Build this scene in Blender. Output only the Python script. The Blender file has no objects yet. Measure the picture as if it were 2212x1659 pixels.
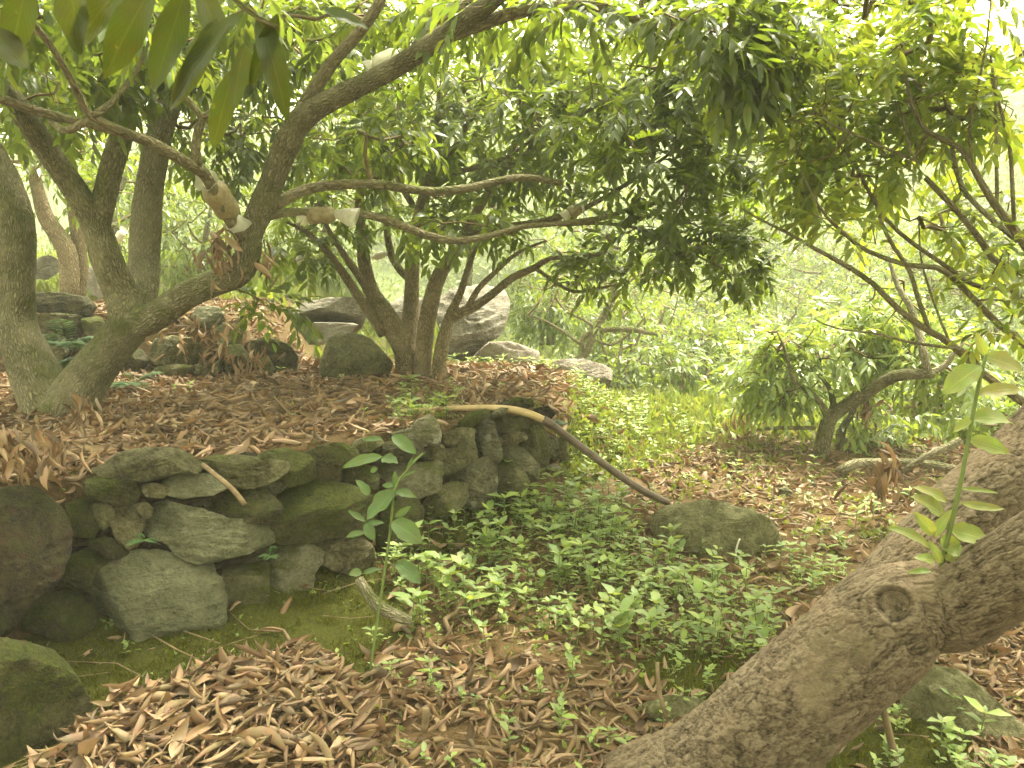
import bpy, math, random
import numpy as np
from mathutils import Vector, noise as mnoise

rng = np.random.default_rng(7)
random.seed(7)
scene = bpy.context.scene
COL = scene.collection
R = math.radians

# ------------------------------------------------------------------ camera, world, sun, exposure
FPX, CX, CY = 1800.0, 1106.0, 829.5          # photo measured on a 2212 x 1659 sheet
CAM = np.array((0.0, 0.0, 1.6)); PITCH = R(8.5)
cam_data = bpy.data.cameras.new('camera'); cam = bpy.data.objects.new('camera', cam_data)
COL.objects.link(cam); cam.location = CAM; cam.rotation_euler = (R(90) - PITCH, 0, 0)
cam_data.sensor_width = 36.0; cam_data.lens = 36.0 * FPX / 2212.0
cam_data.clip_start = 0.05; cam_data.clip_end = 3000
cam_data.dof.use_dof = True; cam_data.dof.focus_distance = 4.6; cam_data.dof.aperture_fstop = 9.0
scene.camera = cam

SUN_EL, SUN_AZ = R(62), R(35)                 # azimuth from +Y towards +X
world = bpy.data.worlds.new('World'); scene.world = world; world.use_nodes = True
wn, wl = world.node_tree.nodes, world.node_tree.links
wn.clear()
sky = wn.new('ShaderNodeTexSky'); sky.sky_type = 'NISHITA'; sky.sun_disc = False
sky.sun_elevation = SUN_EL; sky.sun_rotation = SUN_AZ
sky.air_density = 1.0; sky.dust_density = 6.0; sky.ozone_density = 0.5
hs = wn.new('ShaderNodeHueSaturation'); hs.inputs['Saturation'].default_value = 0.22
wb = wn.new('ShaderNodeMix'); wb.data_type = 'RGBA'; wb.blend_type = 'MULTIPLY'; wb.inputs[0].default_value = 1.0
wb.inputs[7].default_value = (1.0, 0.965, 0.76, 1)
bg = wn.new('ShaderNodeBackground'); bg.inputs['Strength'].default_value = 0.15
wo = wn.new('ShaderNodeOutputWorld')
wl.new(sky.outputs[0], hs.inputs['Color']); wl.new(hs.outputs[0], wb.inputs[6])
wl.new(wb.outputs[2], bg.inputs['Color']); wl.new(bg.outputs[0], wo.inputs['Surface'])
sd = bpy.data.lights.new('sun', 'SUN'); sun = bpy.data.objects.new('sun', sd); COL.objects.link(sun)
sd.energy = 2.8; sd.angle = R(10); sd.color = (1.0, 0.94, 0.76)
to_sun = Vector((math.sin(SUN_AZ) * math.cos(SUN_EL), math.cos(SUN_AZ) * math.cos(SUN_EL), math.sin(SUN_EL)))
sun.rotation_euler = to_sun.to_track_quat('Z', 'Y').to_euler()
sun.location = (6, 8, 20)
scene.view_settings.view_transform = 'Standard'; scene.view_settings.look = 'None'
scene.view_settings.exposure = 2.75; scene.view_settings.gamma = 1.0
scene.render.engine = 'CYCLES'
cy = scene.cycles
cy.use_denoising = True; cy.max_bounces = 4; cy.diffuse_bounces = 3; cy.glossy_bounces = 1
cy.transmission_bounces = 3; cy.transparent_max_bounces = 3; cy.volume_bounces = 1
cy.caustics_reflective = False; cy.caustics_refractive = False; cy.sample_clamp_indirect = 6.0

# ------------------------------------------------------------------ photo geometry helpers
UPV = np.array((0.0, math.sin(PITCH), math.cos(PITCH))); FWD = np.array((0.0, math.cos(PITCH), -math.sin(PITCH)))
RGT = np.array((1.0, 0.0, 0.0))

def ray(px, py):
    return RGT * ((px - CX) / FPX) + UPV * ((CY - py) / FPX) + FWD

def at(px, py, Y):
    """the point of the place at distance Y in front of the camera seen in that direction"""
    r = ray(px, py)
    return CAM + r * (Y / r[1])

def depth_at(px, py, Y):
    return Y / ray(px, py)[1]

def ats(pts):
    return np.array([at(*p) for p in pts])

def proj(p):
    q = np.asarray(p) - CAM
    d = q @ FWD
    d = np.where(d < 0.05, 0.05, d)
    return CX + FPX * (q @ RGT) / d, CY - FPX * (q @ UPV) / d

def inpoly(px, py, poly):
    poly = np.asarray(poly, float); n = len(poly); c = np.zeros(np.shape(px), bool); j = n - 1
    for i in range(n):
        xi, yi = poly[i]; xj, yj = poly[j]
        m = ((yi > py) != (yj > py)) & (px < (xj - xi) * (py - yi) / (yj - yi + 1e-12) + xi)
        c ^= m; j = i
    return c

def sstep(a, b, x):
    t = np.clip((x - a) / (b - a), 0, 1); return t * t * (3 - 2 * t)

def norm(v):
    v = np.asarray(v, float); return v / (np.linalg.norm(v, axis=-1, keepdims=True) + 1e-12)

# smooth value noise, vectorised
_perm = np.random.default_rng(99).random((64, 64, 64)).astype(np.float32)
def vnoise(p):
    p = np.asarray(p, float); i = np.floor(p).astype(int); f = p - i; f = f * f * (3 - 2 * f)
    def g(a, b, c): return _perm[(i[..., 0] + a) & 63, (i[..., 1] + b) & 63, (i[..., 2] + c) & 63]
    x0 = g(0,0,0)*(1-f[...,0]) + g(1,0,0)*f[...,0]; x1 = g(0,1,0)*(1-f[...,0]) + g(1,1,0)*f[...,0]
    x2 = g(0,0,1)*(1-f[...,0]) + g(1,0,1)*f[...,0]; x3 = g(0,1,1)*(1-f[...,0]) + g(1,1,1)*f[...,0]
    y0 = x0*(1-f[...,1]) + x1*f[...,1]; y1 = x2*(1-f[...,1]) + x3*f[...,1]
    return (y0*(1-f[...,2]) + y1*f[...,2]) * 2 - 1

def fbm(p, o=4):
    p = np.asarray(p, float); s = 0.0; a = 0.5
    for k in range(o):
        s = s + a * vnoise(p + 17.3 * k); p = p * 2.03; a *= 0.5
    return s

# ------------------------------------------------------------------ object helpers
def tag(o, label=None, cat=None, group=None, kind=None):
    if label: o['label'] = label
    if cat: o['category'] = cat
    if group: o['group'] = group
    if kind: o['kind'] = kind
    return o

def link(o, parent=None):
    COL.objects.link(o)
    if parent is not None: o.parent = parent
    return o

def empty(name, loc=(0, 0, 0)):
    o = bpy.data.objects.new(name, None); o.location = loc; o.empty_display_size = 0.1
    return link(o)

def mesh_arrays(name, verts, tris, smooth=True, uv=None, mats=(), mat_idx=None, attr=None):
    me = bpy.data.meshes.new(name)
    verts = np.asarray(verts, np.float32); tris = np.asarray(tris, np.int32)
    me.vertices.add(len(verts)); me.vertices.foreach_set('co', verts.ravel())
    nf, k = tris.shape
    me.loops.add(nf * k); me.loops.foreach_set('vertex_index', tris.ravel())
    me.polygons.add(nf)
    me.polygons.foreach_set('loop_start', np.arange(0, nf * k, k, dtype=np.int32))
    me.polygons.foreach_set('use_smooth', np.full(nf, bool(smooth)))
    for m in mats: me.materials.append(m)
    if mat_idx is not None: me.polygons.foreach_set('material_index', np.asarray(mat_idx, np.int32))
    if uv is not None:
        l = me.uv_layers.new(name='UVMap'); l.data.foreach_set('uv', np.asarray(uv, np.float32)[tris.ravel()].ravel())
    for key, val in (attr or {}).items():
        a = me.attributes.new(key, 'FLOAT', 'POINT'); a.data.foreach_set('value', np.asarray(val, np.float32))
    me.update(calc_edges=True)
    return me

def obj(name, me, parent=None, loc=None):
    o = bpy.data.objects.new(name, me)
    if loc is not None: o.location = loc
    return link(o, parent)

def set_parent_keep(o, parent):
    """parent placed at parent.location without rotation: keep the child's place in the world"""
    o.location = Vector(o.location) - Vector(parent.location); o.parent = parent

class Buf:
    """collects pieces of geometry for ONE mesh"""
    def __init__(s): s.v = []; s.f = []; s.uv = []; s.m = []; s.n = 0
    def add(s, v, f, uv=None, mi=0):
        v = np.asarray(v); f = np.asarray(f)
        s.v.append(v); s.f.append(f + s.n); s.uv.append(np.zeros((len(v), 2)) if uv is None else uv)
        s.m.append(np.full(len(f), mi)); s.n += len(v)
    def mesh(s, name, mats, smooth=True, origin=None):
        v = np.concatenate(s.v)
        if origin is not None: v = v - np.asarray(origin)
        return mesh_arrays(name, v, np.concatenate(s.f), smooth, np.concatenate(s.uv), mats, np.concatenate(s.m))

def catmull(P, step):
    P = np.asarray(P, float)
    if len(P) < 3:
        n = max(2, int(np.linalg.norm(P[1, :3] - P[0, :3]) / step) + 1)
        return P[0] + (P[1] - P[0]) * np.linspace(0, 1, n)[:, None]
    out = []
    Q = np.vstack([2 * P[0] - P[1], P, 2 * P[-1] - P[-2]])
    for i in range(1, len(Q) - 2):
        n = max(2, int(np.linalg.norm(Q[i + 1, :3] - Q[i, :3]) / step))
        t = np.linspace(0, 1, n, endpoint=False)[:, None]
        a, b, c, d = Q[i - 1], Q[i], Q[i + 1], Q[i + 2]
        out.append(0.5 * (2 * b + (c - a) * t + (2 * a - 5 * b + 4 * c - d) * t ** 2 + (3 * b - a - 3 * c + d) * t ** 3))
    out.append(P[-1:])
    return np.vstack(out)

def tube(path, radii, sides=10, rough=0.0, scale=6.0, seed=0.0, cap=True, ridge=0.0):
    """swept tube; returns verts, tris, uv (metres round and along)"""
    P = np.asarray(path, float); r = np.asarray(radii, float); n = len(P)
    T = norm(np.gradient(P, axis=0))
    a = np.array((0, 0, 1.0)) if abs(T[0][2]) < 0.9 else np.array((1.0, 0, 0))
    U = np.zeros_like(P); u = norm(np.cross(T[0], a)); U[0] = u
    for i in range(1, n):
        u = U[i - 1] - T[i] * (U[i - 1] @ T[i]); U[i] = norm(u)
    W = np.cross(T, U)
    th = np.linspace(0, 2 * np.pi, sides + 1)
    s = np.concatenate([[0], np.cumsum(np.linalg.norm(np.diff(P, axis=0), axis=1))])
    D = U[:, None, :] * np.cos(th)[None, :, None] + W[:, None, :] * np.sin(th)[None, :, None]
    base = P[:, None, :] + D * r[:, None, None]
    if rough > 0:
        k = 1 + rough * fbm(base * scale / max(r.mean() * 12, 0.05) + seed, 3)
        if ridge > 0:
            tt = th[None, :] * np.ones((n, 1)); ss = s[:, None] * np.ones((1, sides + 1))
            q = np.stack([np.cos(tt) * 3, np.sin(tt) * 3, ss * 7], -1) + seed
            k = k + ridge * (np.abs(fbm(q * 2.2, 3)) * 2 - 0.5)
        k[:, -1] = k[:, 0]
        base = P[:, None, :] + D * (r[:, None, None] * k[..., None])
    V = base.reshape(-1, 3)
    uv = np.stack([(th[None, :] / (2 * np.pi)) * (2 * np.pi * r.mean()) * np.ones((n, 1)), s[:, None] * np.ones((1, sides + 1))], -1).reshape(-1, 2)
    i = np.arange(n - 1)[:, None] * (sides + 1) + np.arange(sides)[None, :]
    i = i.ravel(); j = i + sides + 1
    F = np.concatenate([np.stack([i, i + 1, j + 1], 1), np.stack([i, j + 1, j], 1)])
    if cap:
        c0 = len(V); V = np.vstack([V, P[0], P[-1]]); uv = np.vstack([uv, [0, 0], [0, s[-1]]])
        k = np.arange(sides)
        F = np.concatenate([F, np.stack([np.full(sides, c0), k + 1, k], 1),
                            np.stack([np.full(sides, c0 + 1), (n - 1) * (sides + 1) + k, (n - 1) * (sides + 1) + k + 1], 1)])
    return V, F, uv

# ------------------------------------------------------------------ materials
def nodes_of(name):
    m = bpy.data.materials.new(name); m.use_nodes = True
    n, l = m.node_tree.nodes, m.node_tree.links
    return m, n, l, n['Principled BSDF'], n['Material Output']

def ramp(n, stops, interp='LINEAR'):
    r = n.new('ShaderNodeValToRGB'); r.color_ramp.interpolation = interp
    e = r.color_ramp.elements
    while len(e) < len(stops): e.new(0.5)
    for k, (p, c) in enumerate(stops):
        e[k].position = p; e[k].color = (*c, 1) if len(c) == 3 else c
    return r

def noise_tex(n, l, vec, scale, detail=4, rough=0.55, dist=0.0):
    t = n.new('ShaderNodeTexNoise'); t.inputs['Scale'].default_value = scale; t.inputs['Detail'].default_value = detail
    t.inputs['Roughness'].default_value = rough; t.inputs['Distortion'].default_value = dist
    if vec is not None: l.new(vec, t.inputs['Vector'])
    return t

def mixc(n, l, fac, a, b, mode='MIX'):
    m = n.new('ShaderNodeMix'); m.data_type = 'RGBA'; m.blend_type = mode
    for sock, val in ((m.inputs[0], fac), (m.inputs[6], a), (m.inputs[7], b)):
        if isinstance(val, (int, float)): sock.default_value = val
        elif isinstance(val, tuple): sock.default_value = (*val, 1)
        else: l.new(val, sock)
    return m.outputs[2]

def mathn(n, l, op, a, b=None, clamp=False):
    m = n.new('ShaderNodeMath'); m.operation = op; m.use_clamp = clamp
    for s, v in zip(m.inputs, (a, b)):
        if v is None: continue
        if isinstance(v, (int, float)): s.default_value = v
        else: l.new(v, s)
    return m.outputs[0]

def bump(n, l, height, strength, dist, nrm=None):
    b = n.new('ShaderNodeBump'); b.inputs['Strength'].default_value = strength; b.inputs['Distance'].default_value = dist
    l.new(height, b.inputs['Height'])
    if nrm is not None: l.new(nrm, b.inputs['Normal'])
    return b.outputs[0]

def mat_leaf(name, cols, trans=0.45, rough=0.38, spec=0.5, tcol=None, veins=False):
    """thin leaf: coloured diffuse + translucent + gloss; each leaf its own tone"""
    m, n, l, p, o = nodes_of(name)
    g = n.new('ShaderNodeNewGeometry')
    oi = n.new('ShaderNodeObjectInfo')
    rnd = mathn(n, l, 'FRACT', mathn(n, l, 'ADD', g.outputs['Random Per Island'], oi.outputs['Random']))
    k = len(cols)
    c = ramp(n, [(i / max(k - 1, 1), cc) for i, cc in enumerate(cols)])
    l.new(rnd, c.inputs[0])
    nz = noise_tex(n, l, g.outputs['Position'], 30, 2)
    col = mixc(n, l, 0.25, c.outputs[0], mixc(n, l, 1.0, c.outputs[0], nz.outputs['Color'], 'OVERLAY'))
    if veins:
        uv = n.new('ShaderNodeUVMap'); uv.uv_map = 'UVMap'; sp = n.new('ShaderNodeSeparateXYZ'); l.new(uv.outputs[0], sp.inputs[0])
        au = mathn(n, l, 'ABSOLUTE', mathn(n, l, 'SUBTRACT', sp.outputs[0], .5))
        rib = ramp(n, [(.012, (1, 1, 1)), (.035, (0, 0, 0))]); l.new(au, rib.inputs[0])
        sv = mathn(n, l, 'ABSOLUTE', mathn(n, l, 'SUBTRACT', mathn(n, l, 'FRACT', mathn(n, l, 'SUBTRACT', mathn(n, l, 'MULTIPLY', sp.outputs[1], 9.0), mathn(n, l, 'MULTIPLY', au, 7.0))), .5))
        sr = ramp(n, [(.0, (1, 1, 1)), (.10, (0, 0, 0))]); l.new(sv, sr.inputs[0])
        vf = mathn(n, l, 'MAXIMUM', rib.outputs[0], mathn(n, l, 'MULTIPLY', sr.outputs[0], .45))
        bl = noise_tex(n, l, g.outputs['Position'], 42, 5, .7); br = ramp(n, [(.66, (0, 0, 0)), (.74, (1, 1, 1))]); l.new(bl.outputs[0], br.inputs[0])
        lite = mixc(n, l, 1.0, col, (1.7, 1.55, 1.6), 'MULTIPLY')
        col = mixc(n, l, mathn(n, l, 'MULTIPLY', vf, .55), col, lite)
        col = mixc(n, l, mathn(n, l, 'MULTIPLY', br.outputs[0], .5), col, (0.30, 0.24, 0.06))
        l.new(bump(n, l, vf, .5, .002), p.inputs['Normal'])
    l.new(col, p.inputs['Base Color'])
    p.inputs['Roughness'].default_value = rough; p.inputs['Specular IOR Level'].default_value = spec
    t = n.new('ShaderNodeBsdfTranslucent')
    tc = mixc(n, l, 1.0, col, tcol or (1.65, 1.5, 0.6), 'MULTIPLY')
    l.new(tc, t.inputs['Color'])
    mx = n.new('ShaderNodeMixShader'); mx.inputs[0].default_value = trans
    l.new(p.outputs[0], mx.inputs[1]); l.new(t.outputs[0], mx.inputs[2]); l.new(mx.outputs[0], o.inputs['Surface'])
    return m

def mat_bark(name, dark, mid, light, moss=0.0, sx=70, sy=22, strength=0.9, flake=False, dist=0.012):
    m, n, l, p, o = nodes_of(name)
    uv = n.new('ShaderNodeUVMap'); uv.uv_map = 'UVMap'
    g = n.new('ShaderNodeNewGeometry')
    mp = n.new('ShaderNodeMapping'); mp.inputs['Scale'].default_value = (sx, sy, 1)
    l.new(uv.outputs[0], mp.inputs[0])
    wob = noise_tex(n, l, g.outputs['Position'], 14, 3)
    off = n.new('ShaderNodeVectorMath'); off.operation = 'MULTIPLY_ADD'
    l.new(wob.outputs['Color'], off.inputs[0]); off.inputs[1].default_value = (3.5, 1.6, 0); l.new(mp.outputs[0], off.inputs[2])
    v = n.new('ShaderNodeTexVoronoi'); v.feature = 'DISTANCE_TO_EDGE' if not flake else 'F1'; v.inputs['Scale'].default_value = 1.0
    l.new(off.outputs[0], v.inputs['Vector'])
    fine = noise_tex(n, l, g.outputs['Position'], 120, 5, 0.65)
    big = noise_tex(n, l, g.outputs['Position'], 7, 4, 0.6)
    h = ramp(n, [(0.0, (0, 0, 0)), (0.38, (1, 1, 1))]) if not flake else ramp(n, [(0.0, (1, 1, 1)), (0.8, (0, 0, 0))])
    l.new(v.outputs['Distance'], h.inputs[0])
    hh = mathn(n, l, 'ADD', h.outputs[0], mathn(n, l, 'MULTIPLY', fine.outputs[0], 0.9))
    c = ramp(n, [(0.15, dark), (0.62, mid), (1.0, light)])
    l.new(mathn(n, l, 'MULTIPLY', hh, 0.62), c.inputs[0])
    bl = ramp(n, [(0.4, (0, 0, 0)), (0.62, (1, 1, 1))]); l.new(big.outputs[0], bl.inputs[0])
    col = mixc(n, l, mathn(n, l, 'MULTIPLY', bl.outputs[0], 0.45), c.outputs[0], light)
    if moss > 0:
        nz = noise_tex(n, l, g.outputs['Position'], 5.5, 5, 0.65)
        sep = n.new('ShaderNodeSeparateXYZ'); l.new(g.outputs['Normal'], sep.inputs[0])
        f = mathn(n, l, 'ADD', mathn(n, l, 'MULTIPLY', sep.outputs[2], 0.12), nz.outputs[0])
        mr = ramp(n, [(0.62 - moss * 0.25, (0, 0, 0)), (0.78 - moss * 0.2, (1, 1, 1))]); l.new(f, mr.inputs[0])
        col = mixc(n, l, mathn(n, l, 'MULTIPLY', mr.outputs[0], 0.75), col, (0.085, 0.105, 0.018))
    l.new(col, p.inputs['Base Color']); p.inputs['Roughness'].default_value = 0.9; p.inputs['Specular IOR Level'].default_value = 0.2
    l.new(bump(n, l, hh, strength, dist), p.inputs['Normal'])
    return m

def mat_rock(name, dark, light, moss=0.4, mosscol=(0.085, 0.105, 0.010), lichen=0.0, strata=False, stain=None):
    m, n, l, p, o = nodes_of(name)
    g = n.new('ShaderNodeNewGeometry'); pos = g.outputs['Position']
    oi = n.new('ShaderNodeObjectInfo')
    a = noise_tex(n, l, pos, 7, 7, 0.68, 0.5); b = noise_tex(n, l, pos, 70, 6, 0.75); md = noise_tex(n, l, pos, 24, 5, 0.7, 0.6)
    mp = n.new('ShaderNodeMapping'); mp.inputs['Scale'].default_value = (8, 8, 26); mp.inputs['Rotation'].default_value = (0.3, 0.25, 0)
    l.new(pos, mp.inputs[0]); st = noise_tex(n, l, mp.outputs[0], 1.0, 7, 0.7, 1.4)
    f = mathn(n, l, 'ADD', mathn(n, l, 'MULTIPLY', a.outputs[0], 0.45), mathn(n, l, 'MULTIPLY', (st if strata else md).outputs[0], 0.35))
    f = mathn(n, l, 'ADD', mathn(n, l, 'MULTIPLY', f, .85), mathn(n, l, 'MULTIPLY', b.outputs[0], 0.32))
    f = mathn(n, l, 'ADD', f, mathn(n, l, 'MULTIPLY', mathn(n, l, 'SUBTRACT', oi.outputs['Random'], 0.5), 0.12))
    c = ramp(n, [(0.38, tuple(x * .4 for x in dark)), (0.46, dark), (0.58, light), (0.66, tuple(x * 1.45 for x in light))]); l.new(f, c.inputs[0])
    col = c.outputs[0]
    if stain:
        sn = noise_tex(n, l, pos, 9, 3); sr = ramp(n, [(0.56, (0, 0, 0)), (0.68, (1, 1, 1))]); l.new(sn.outputs[0], sr.inputs[0])
        col = mixc(n, l, mathn(n, l, 'MULTIPLY', sr.outputs[0], 0.6), col, stain)
    if lichen > 0:
        v = n.new('ShaderNodeTexVoronoi'); v.inputs['Scale'].default_value = 14; l.new(pos, v.inputs['Vector'])
        w = noise_tex(n, l, pos, 50, 4, .7)
        d = mathn(n, l, 'ADD', v.outputs['Distance'], mathn(n, l, 'MULTIPLY', mathn(n, l, 'SUBTRACT', w.outputs[0], .5), 0.5))
        sp = n.new('ShaderNodeSeparateColor'); l.new(v.outputs['Color'], sp.inputs[0])
        d = mathn(n, l, 'ADD', d, mathn(n, l, 'MULTIPLY', sp.outputs[0], .35))
        lr = ramp(n, [(0.10 + 0.3 * lichen, (1, 1, 1)), (0.16 + 0.3 * lichen, (0, 0, 0))]); l.new(d, lr.inputs[0])
        col = mixc(n, l, mathn(n, l, 'MULTIPLY', lr.outputs[0], 0.55), col, (0.40, 0.40, 0.29))
    mn = noise_tex(n, l, pos, 5.5, 7, 0.72); mf = noise_tex(n, l, pos, 150, 4, 0.75)
    sep = n.new('ShaderNodeSeparateXYZ'); l.new(g.outputs['Normal'], sep.inputs[0])
    q = mathn(n, l, 'ADD', mn.outputs[0], mathn(n, l, 'MULTIPLY', sep.outputs[2], 0.14))
    q = mathn(n, l, 'ADD', q, mathn(n, l, 'MULTIPLY', mathn(n, l, 'SUBTRACT', mf.outputs[0], 0.5), 0.35))
    q = mathn(n, l, 'ADD', q, mathn(n, l, 'MULTIPLY', mathn(n, l, 'SUBTRACT', oi.outputs['Random'], 0.5), 0.22))
    mr = ramp(n, [(0.78 - 0.50 * moss, (0, 0, 0)), (0.94 - 0.50 * moss, (1, 1, 1))]); l.new(q, mr.inputs[0])
    mr2 = ramp(n, [(0.38, tuple(x * 0.35 for x in mosscol)), (0.52, mosscol), (0.68, tuple(min(1, x * 1.9) for x in mosscol))]); l.new(mathn(n, l, 'ADD', mathn(n, l, 'MULTIPLY', mf.outputs[0], .6), mathn(n, l, 'MULTIPLY', md.outputs[0], .4)), mr2.inputs[0])
    col = mixc(n, l, mathn(n, l, 'MULTIPLY', mr.outputs[0], 0.9), col, mr2.outputs[0])
    l.new(col, p.inputs['Base Color']); p.inputs['Roughness'].default_value = 0.92; p.inputs['Specular IOR Level'].default_value = 0.25
    hh = mathn(n, l, 'ADD', mathn(n, l, 'MULTIPLY', a.outputs[0], 1.0), mathn(n, l, 'MULTIPLY', md.outputs[0], 0.8))
    hh = mathn(n, l, 'ADD', hh, mathn(n, l, 'MULTIPLY', b.outputs[0], 0.5))
    hh = mathn(n, l, 'ADD', hh, mathn(n, l, 'MULTIPLY', st.outputs[0], 1.0 if strata else 0.4))
    hh = mathn(n, l, 'ADD', hh, mathn(n, l, 'MULTIPLY', mathn(n, l, 'MULTIPLY', mf.outputs[0], mr.outputs[0]), 0.6))
    l.new(bump(n, l, hh, 1.0, 0.06), p.inputs['Normal'])
    return m

def mat_plain(name, cols, rough=0.7, scale=20, bumps=0.0, spec=0.3, trans=0.0, alpha=1.0):
    m, n, l, p, o = nodes_of(name)
    g = n.new('ShaderNodeNewGeometry'); a = noise_tex(n, l, g.outputs['Position'], scale, 5, 0.65)
    c = ramp(n, [(0.3, cols[0]), (0.7, cols[1])]); l.new(a.outputs[0], c.inputs[0])
    l.new(c.outputs[0], p.inputs['Base Color']); p.inputs['Roughness'].default_value = rough; p.inputs['Specular IOR Level'].default_value = spec
    if bumps: l.new(bump(n, l, a.outputs[0], bumps, 0.01), p.inputs['Normal'])
    if trans:
        t = n.new('ShaderNodeBsdfTranslucent'); l.new(c.outputs[0], t.inputs[0])
        mx = n.new('ShaderNodeMixShader'); mx.inputs[0].default_value = trans
        l.new(p.outputs[0], mx.inputs[1]); l.new(t.outputs[0], mx.inputs[2]); l.new(mx.outputs[0], o.inputs[0])
        if alpha < 1:
            tr = n.new('ShaderNodeBsdfTransparent'); m2 = n.new('ShaderNodeMixShader'); m2.inputs[0].default_value = alpha
            l.new(tr.outputs[0], m2.inputs[1]); l.new(mx.outputs[0], m2.inputs[2]); l.new(m2.outputs[0], o.inputs[0])
    return m

def mat_flaky():
    """peeling bark: grey brown scales over a paler pinkish under-bark; 'flake' is the height of the scale"""
    m, n, l, p, o = nodes_of('bark_flaky')
    g = n.new('ShaderNodeNewGeometry'); pos = g.outputs['Position']
    at1 = n.new('ShaderNodeAttribute'); at1.attribute_name = 'flake'
    fine = noise_tex(n, l, pos, 160, 6, .75); big = noise_tex(n, l, pos, 5, 5, .65); md = noise_tex(n, l, pos, 38, 5, .7, .5)
    f = mathn(n, l, 'ADD', mathn(n, l, 'MULTIPLY', at1.outputs['Fac'], .62), mathn(n, l, 'MULTIPLY', mathn(n, l, 'SUBTRACT', md.outputs[0], .35), .55))
    c = ramp(n, [(0.04, (0.030, 0.022, 0.013)), (0.22, (0.088, 0.066, 0.041)), (0.5, (0.138, 0.106, 0.067)), (0.85, (0.225, 0.18, 0.122))]); l.new(f, c.inputs[0])
    col = mixc(n, l, .5, c.outputs[0], mixc(n, l, 1.0, c.outputs[0], fine.outputs['Fac'], 'OVERLAY'))
    br = ramp(n, [(.50, (0, 0, 0)), (.62, (1, 1, 1))]); l.new(big.outputs[0], br.inputs[0])
    col = mixc(n, l, mathn(n, l, 'MULTIPLY', br.outputs[0], .45), col, (0.235, 0.172, 0.112))
    gm = noise_tex(n, l, pos, 3.2, 5, .65); gr = ramp(n, [(.52, (0, 0, 0)), (.66, (1, 1, 1))]); l.new(gm.outputs[0], gr.inputs[0])
    col = mixc(n, l, mathn(n, l, 'MULTIPLY', mathn(n, l, 'MULTIPLY', gr.outputs[0], md.outputs[0]), .8), col, (0.10, 0.10, 0.045))
    l.new(col, p.inputs['Base Color']); p.inputs['Roughness'].default_value = .9; p.inputs['Specular IOR Level'].default_value = .2
    hh = mathn(n, l, 'ADD', mathn(n, l, 'MULTIPLY', fine.outputs[0], .4), md.outputs[0])
    l.new(bump(n, l, hh, .9, .012), p.inputs['Normal'])
    return m

LEAF_DARK = mat_leaf('leaf_mature', [(0.075, 0.112, 0.028), (0.110, 0.155, 0.032), (0.085, 0.125, 0.042), (0.155, 0.205, 0.038), (0.08, 0.12, 0.036)], 0.58, 0.32, 0.65)
LEAF_YOUNG = mat_leaf('leaf_young', [(0.105, 0.165, 0.024), (0.155, 0.22, 0.032), (0.125, 0.195, 0.034)], 0.5, 0.42, 0.4)
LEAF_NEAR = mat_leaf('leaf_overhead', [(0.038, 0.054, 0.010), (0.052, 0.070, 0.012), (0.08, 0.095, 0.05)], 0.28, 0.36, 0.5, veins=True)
LEAF_BUSH = mat_leaf('leaf_bush', [(0.095, 0.14, 0.030), (0.14, 0.195, 0.04), (0.11, 0.165, 0.046), (0.20, 0.26, 0.056), (0.065, 0.10, 0.028)], 0.48, 0.36, 0.6)
LEAF_PALE = mat_leaf('leaf_pale', [(0.15, 0.22, 0.07), (0.23, 0.31, 0.085), (0.30, 0.37, 0.12), (0.10, 0.15, 0.05)], 0.35, 0.3, 0.7)
LEAF_SHOOT = mat_leaf('leaf_shoot', [(0.22, 0.27, 0.075), (0.26, 0.31, 0.09), (0.19, 0.245, 0.075), (0.31, 0.29, 0.11)], 0.4, 0.45, 0.35, veins=True)
LEAF_WEED = mat_leaf('leaf_weed', [(0.085, 0.140, 0.052), (0.115, 0.175, 0.062)], 0.35, 0.5, 0.3, veins=True)
LEAF_HERB = mat_leaf('leaf_herb', [(0.17, 0.245, 0.08), (0.23, 0.315, 0.10), (0.29, 0.365, 0.09), (0.15, 0.22, 0.075), (0.26, 0.33, 0.13)], 0.35, 0.5, 0.35)
LEAF_GRASS = mat_leaf('leaf_grass', [(0.13, 0.18, 0.040), (0.17, 0.23, 0.05), (0.22, 0.27, 0.07), (0.18, 0.19, 0.07), (0.10, 0.14, 0.036)], 0.32, 0.5, 0.3)
LEAF_RIGHT = mat_leaf('leaf_right_tree', [(0.13, 0.175, 0.036), (0.185, 0.24, 0.044), (0.23, 0.28, 0.05), (0.10, 0.14, 0.04)], 0.6, 0.32, 0.6)
LEAF_HILL = mat_leaf('leaf_hill', [(0.075, 0.11, 0.026), (0.12, 0.16, 0.036), (0.165, 0.205, 0.05), (0.09, 0.13, 0.04)], 0.25, 0.55, 0.3)
LEAF_MOSS = mat_leaf('moss_blades', [(0.075, 0.088, 0.008), (0.115, 0.13, 0.010), (0.055, 0.064, 0.008), (0.10, 0.09, 0.016), (0.15, 0.16, 0.012)], 0.3, 0.8, 0.1)
LEAF_DRY = mat_leaf('leaf_dry', [(0.075, 0.048, 0.027), (0.25, 0.168, 0.095), (0.38, 0.272, 0.16), (0.155, 0.098, 0.055), (0.32, 0.22, 0.127), (0.21, 0.14, 0.08), (0.12, 0.086, 0.058), (0.28, 0.18, 0.097), (0.20, 0.122, 0.065)], 0.12, 0.6, 0.3, (1.2, 0.9, 0.6))
LEAF_FERN = mat_leaf('leaf_fern', [(0.05, 0.10, 0.032), (0.075, 0.135, 0.04)], 0.35, 0.5, 0.3)
BARK_A = mat_bark('bark_fissured', (0.062, 0.052, 0.026), (0.245, 0.215, 0.12), (0.37, 0.335, 0.20), 0.58, 95, 26, 1.0, dist=.018)
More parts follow.
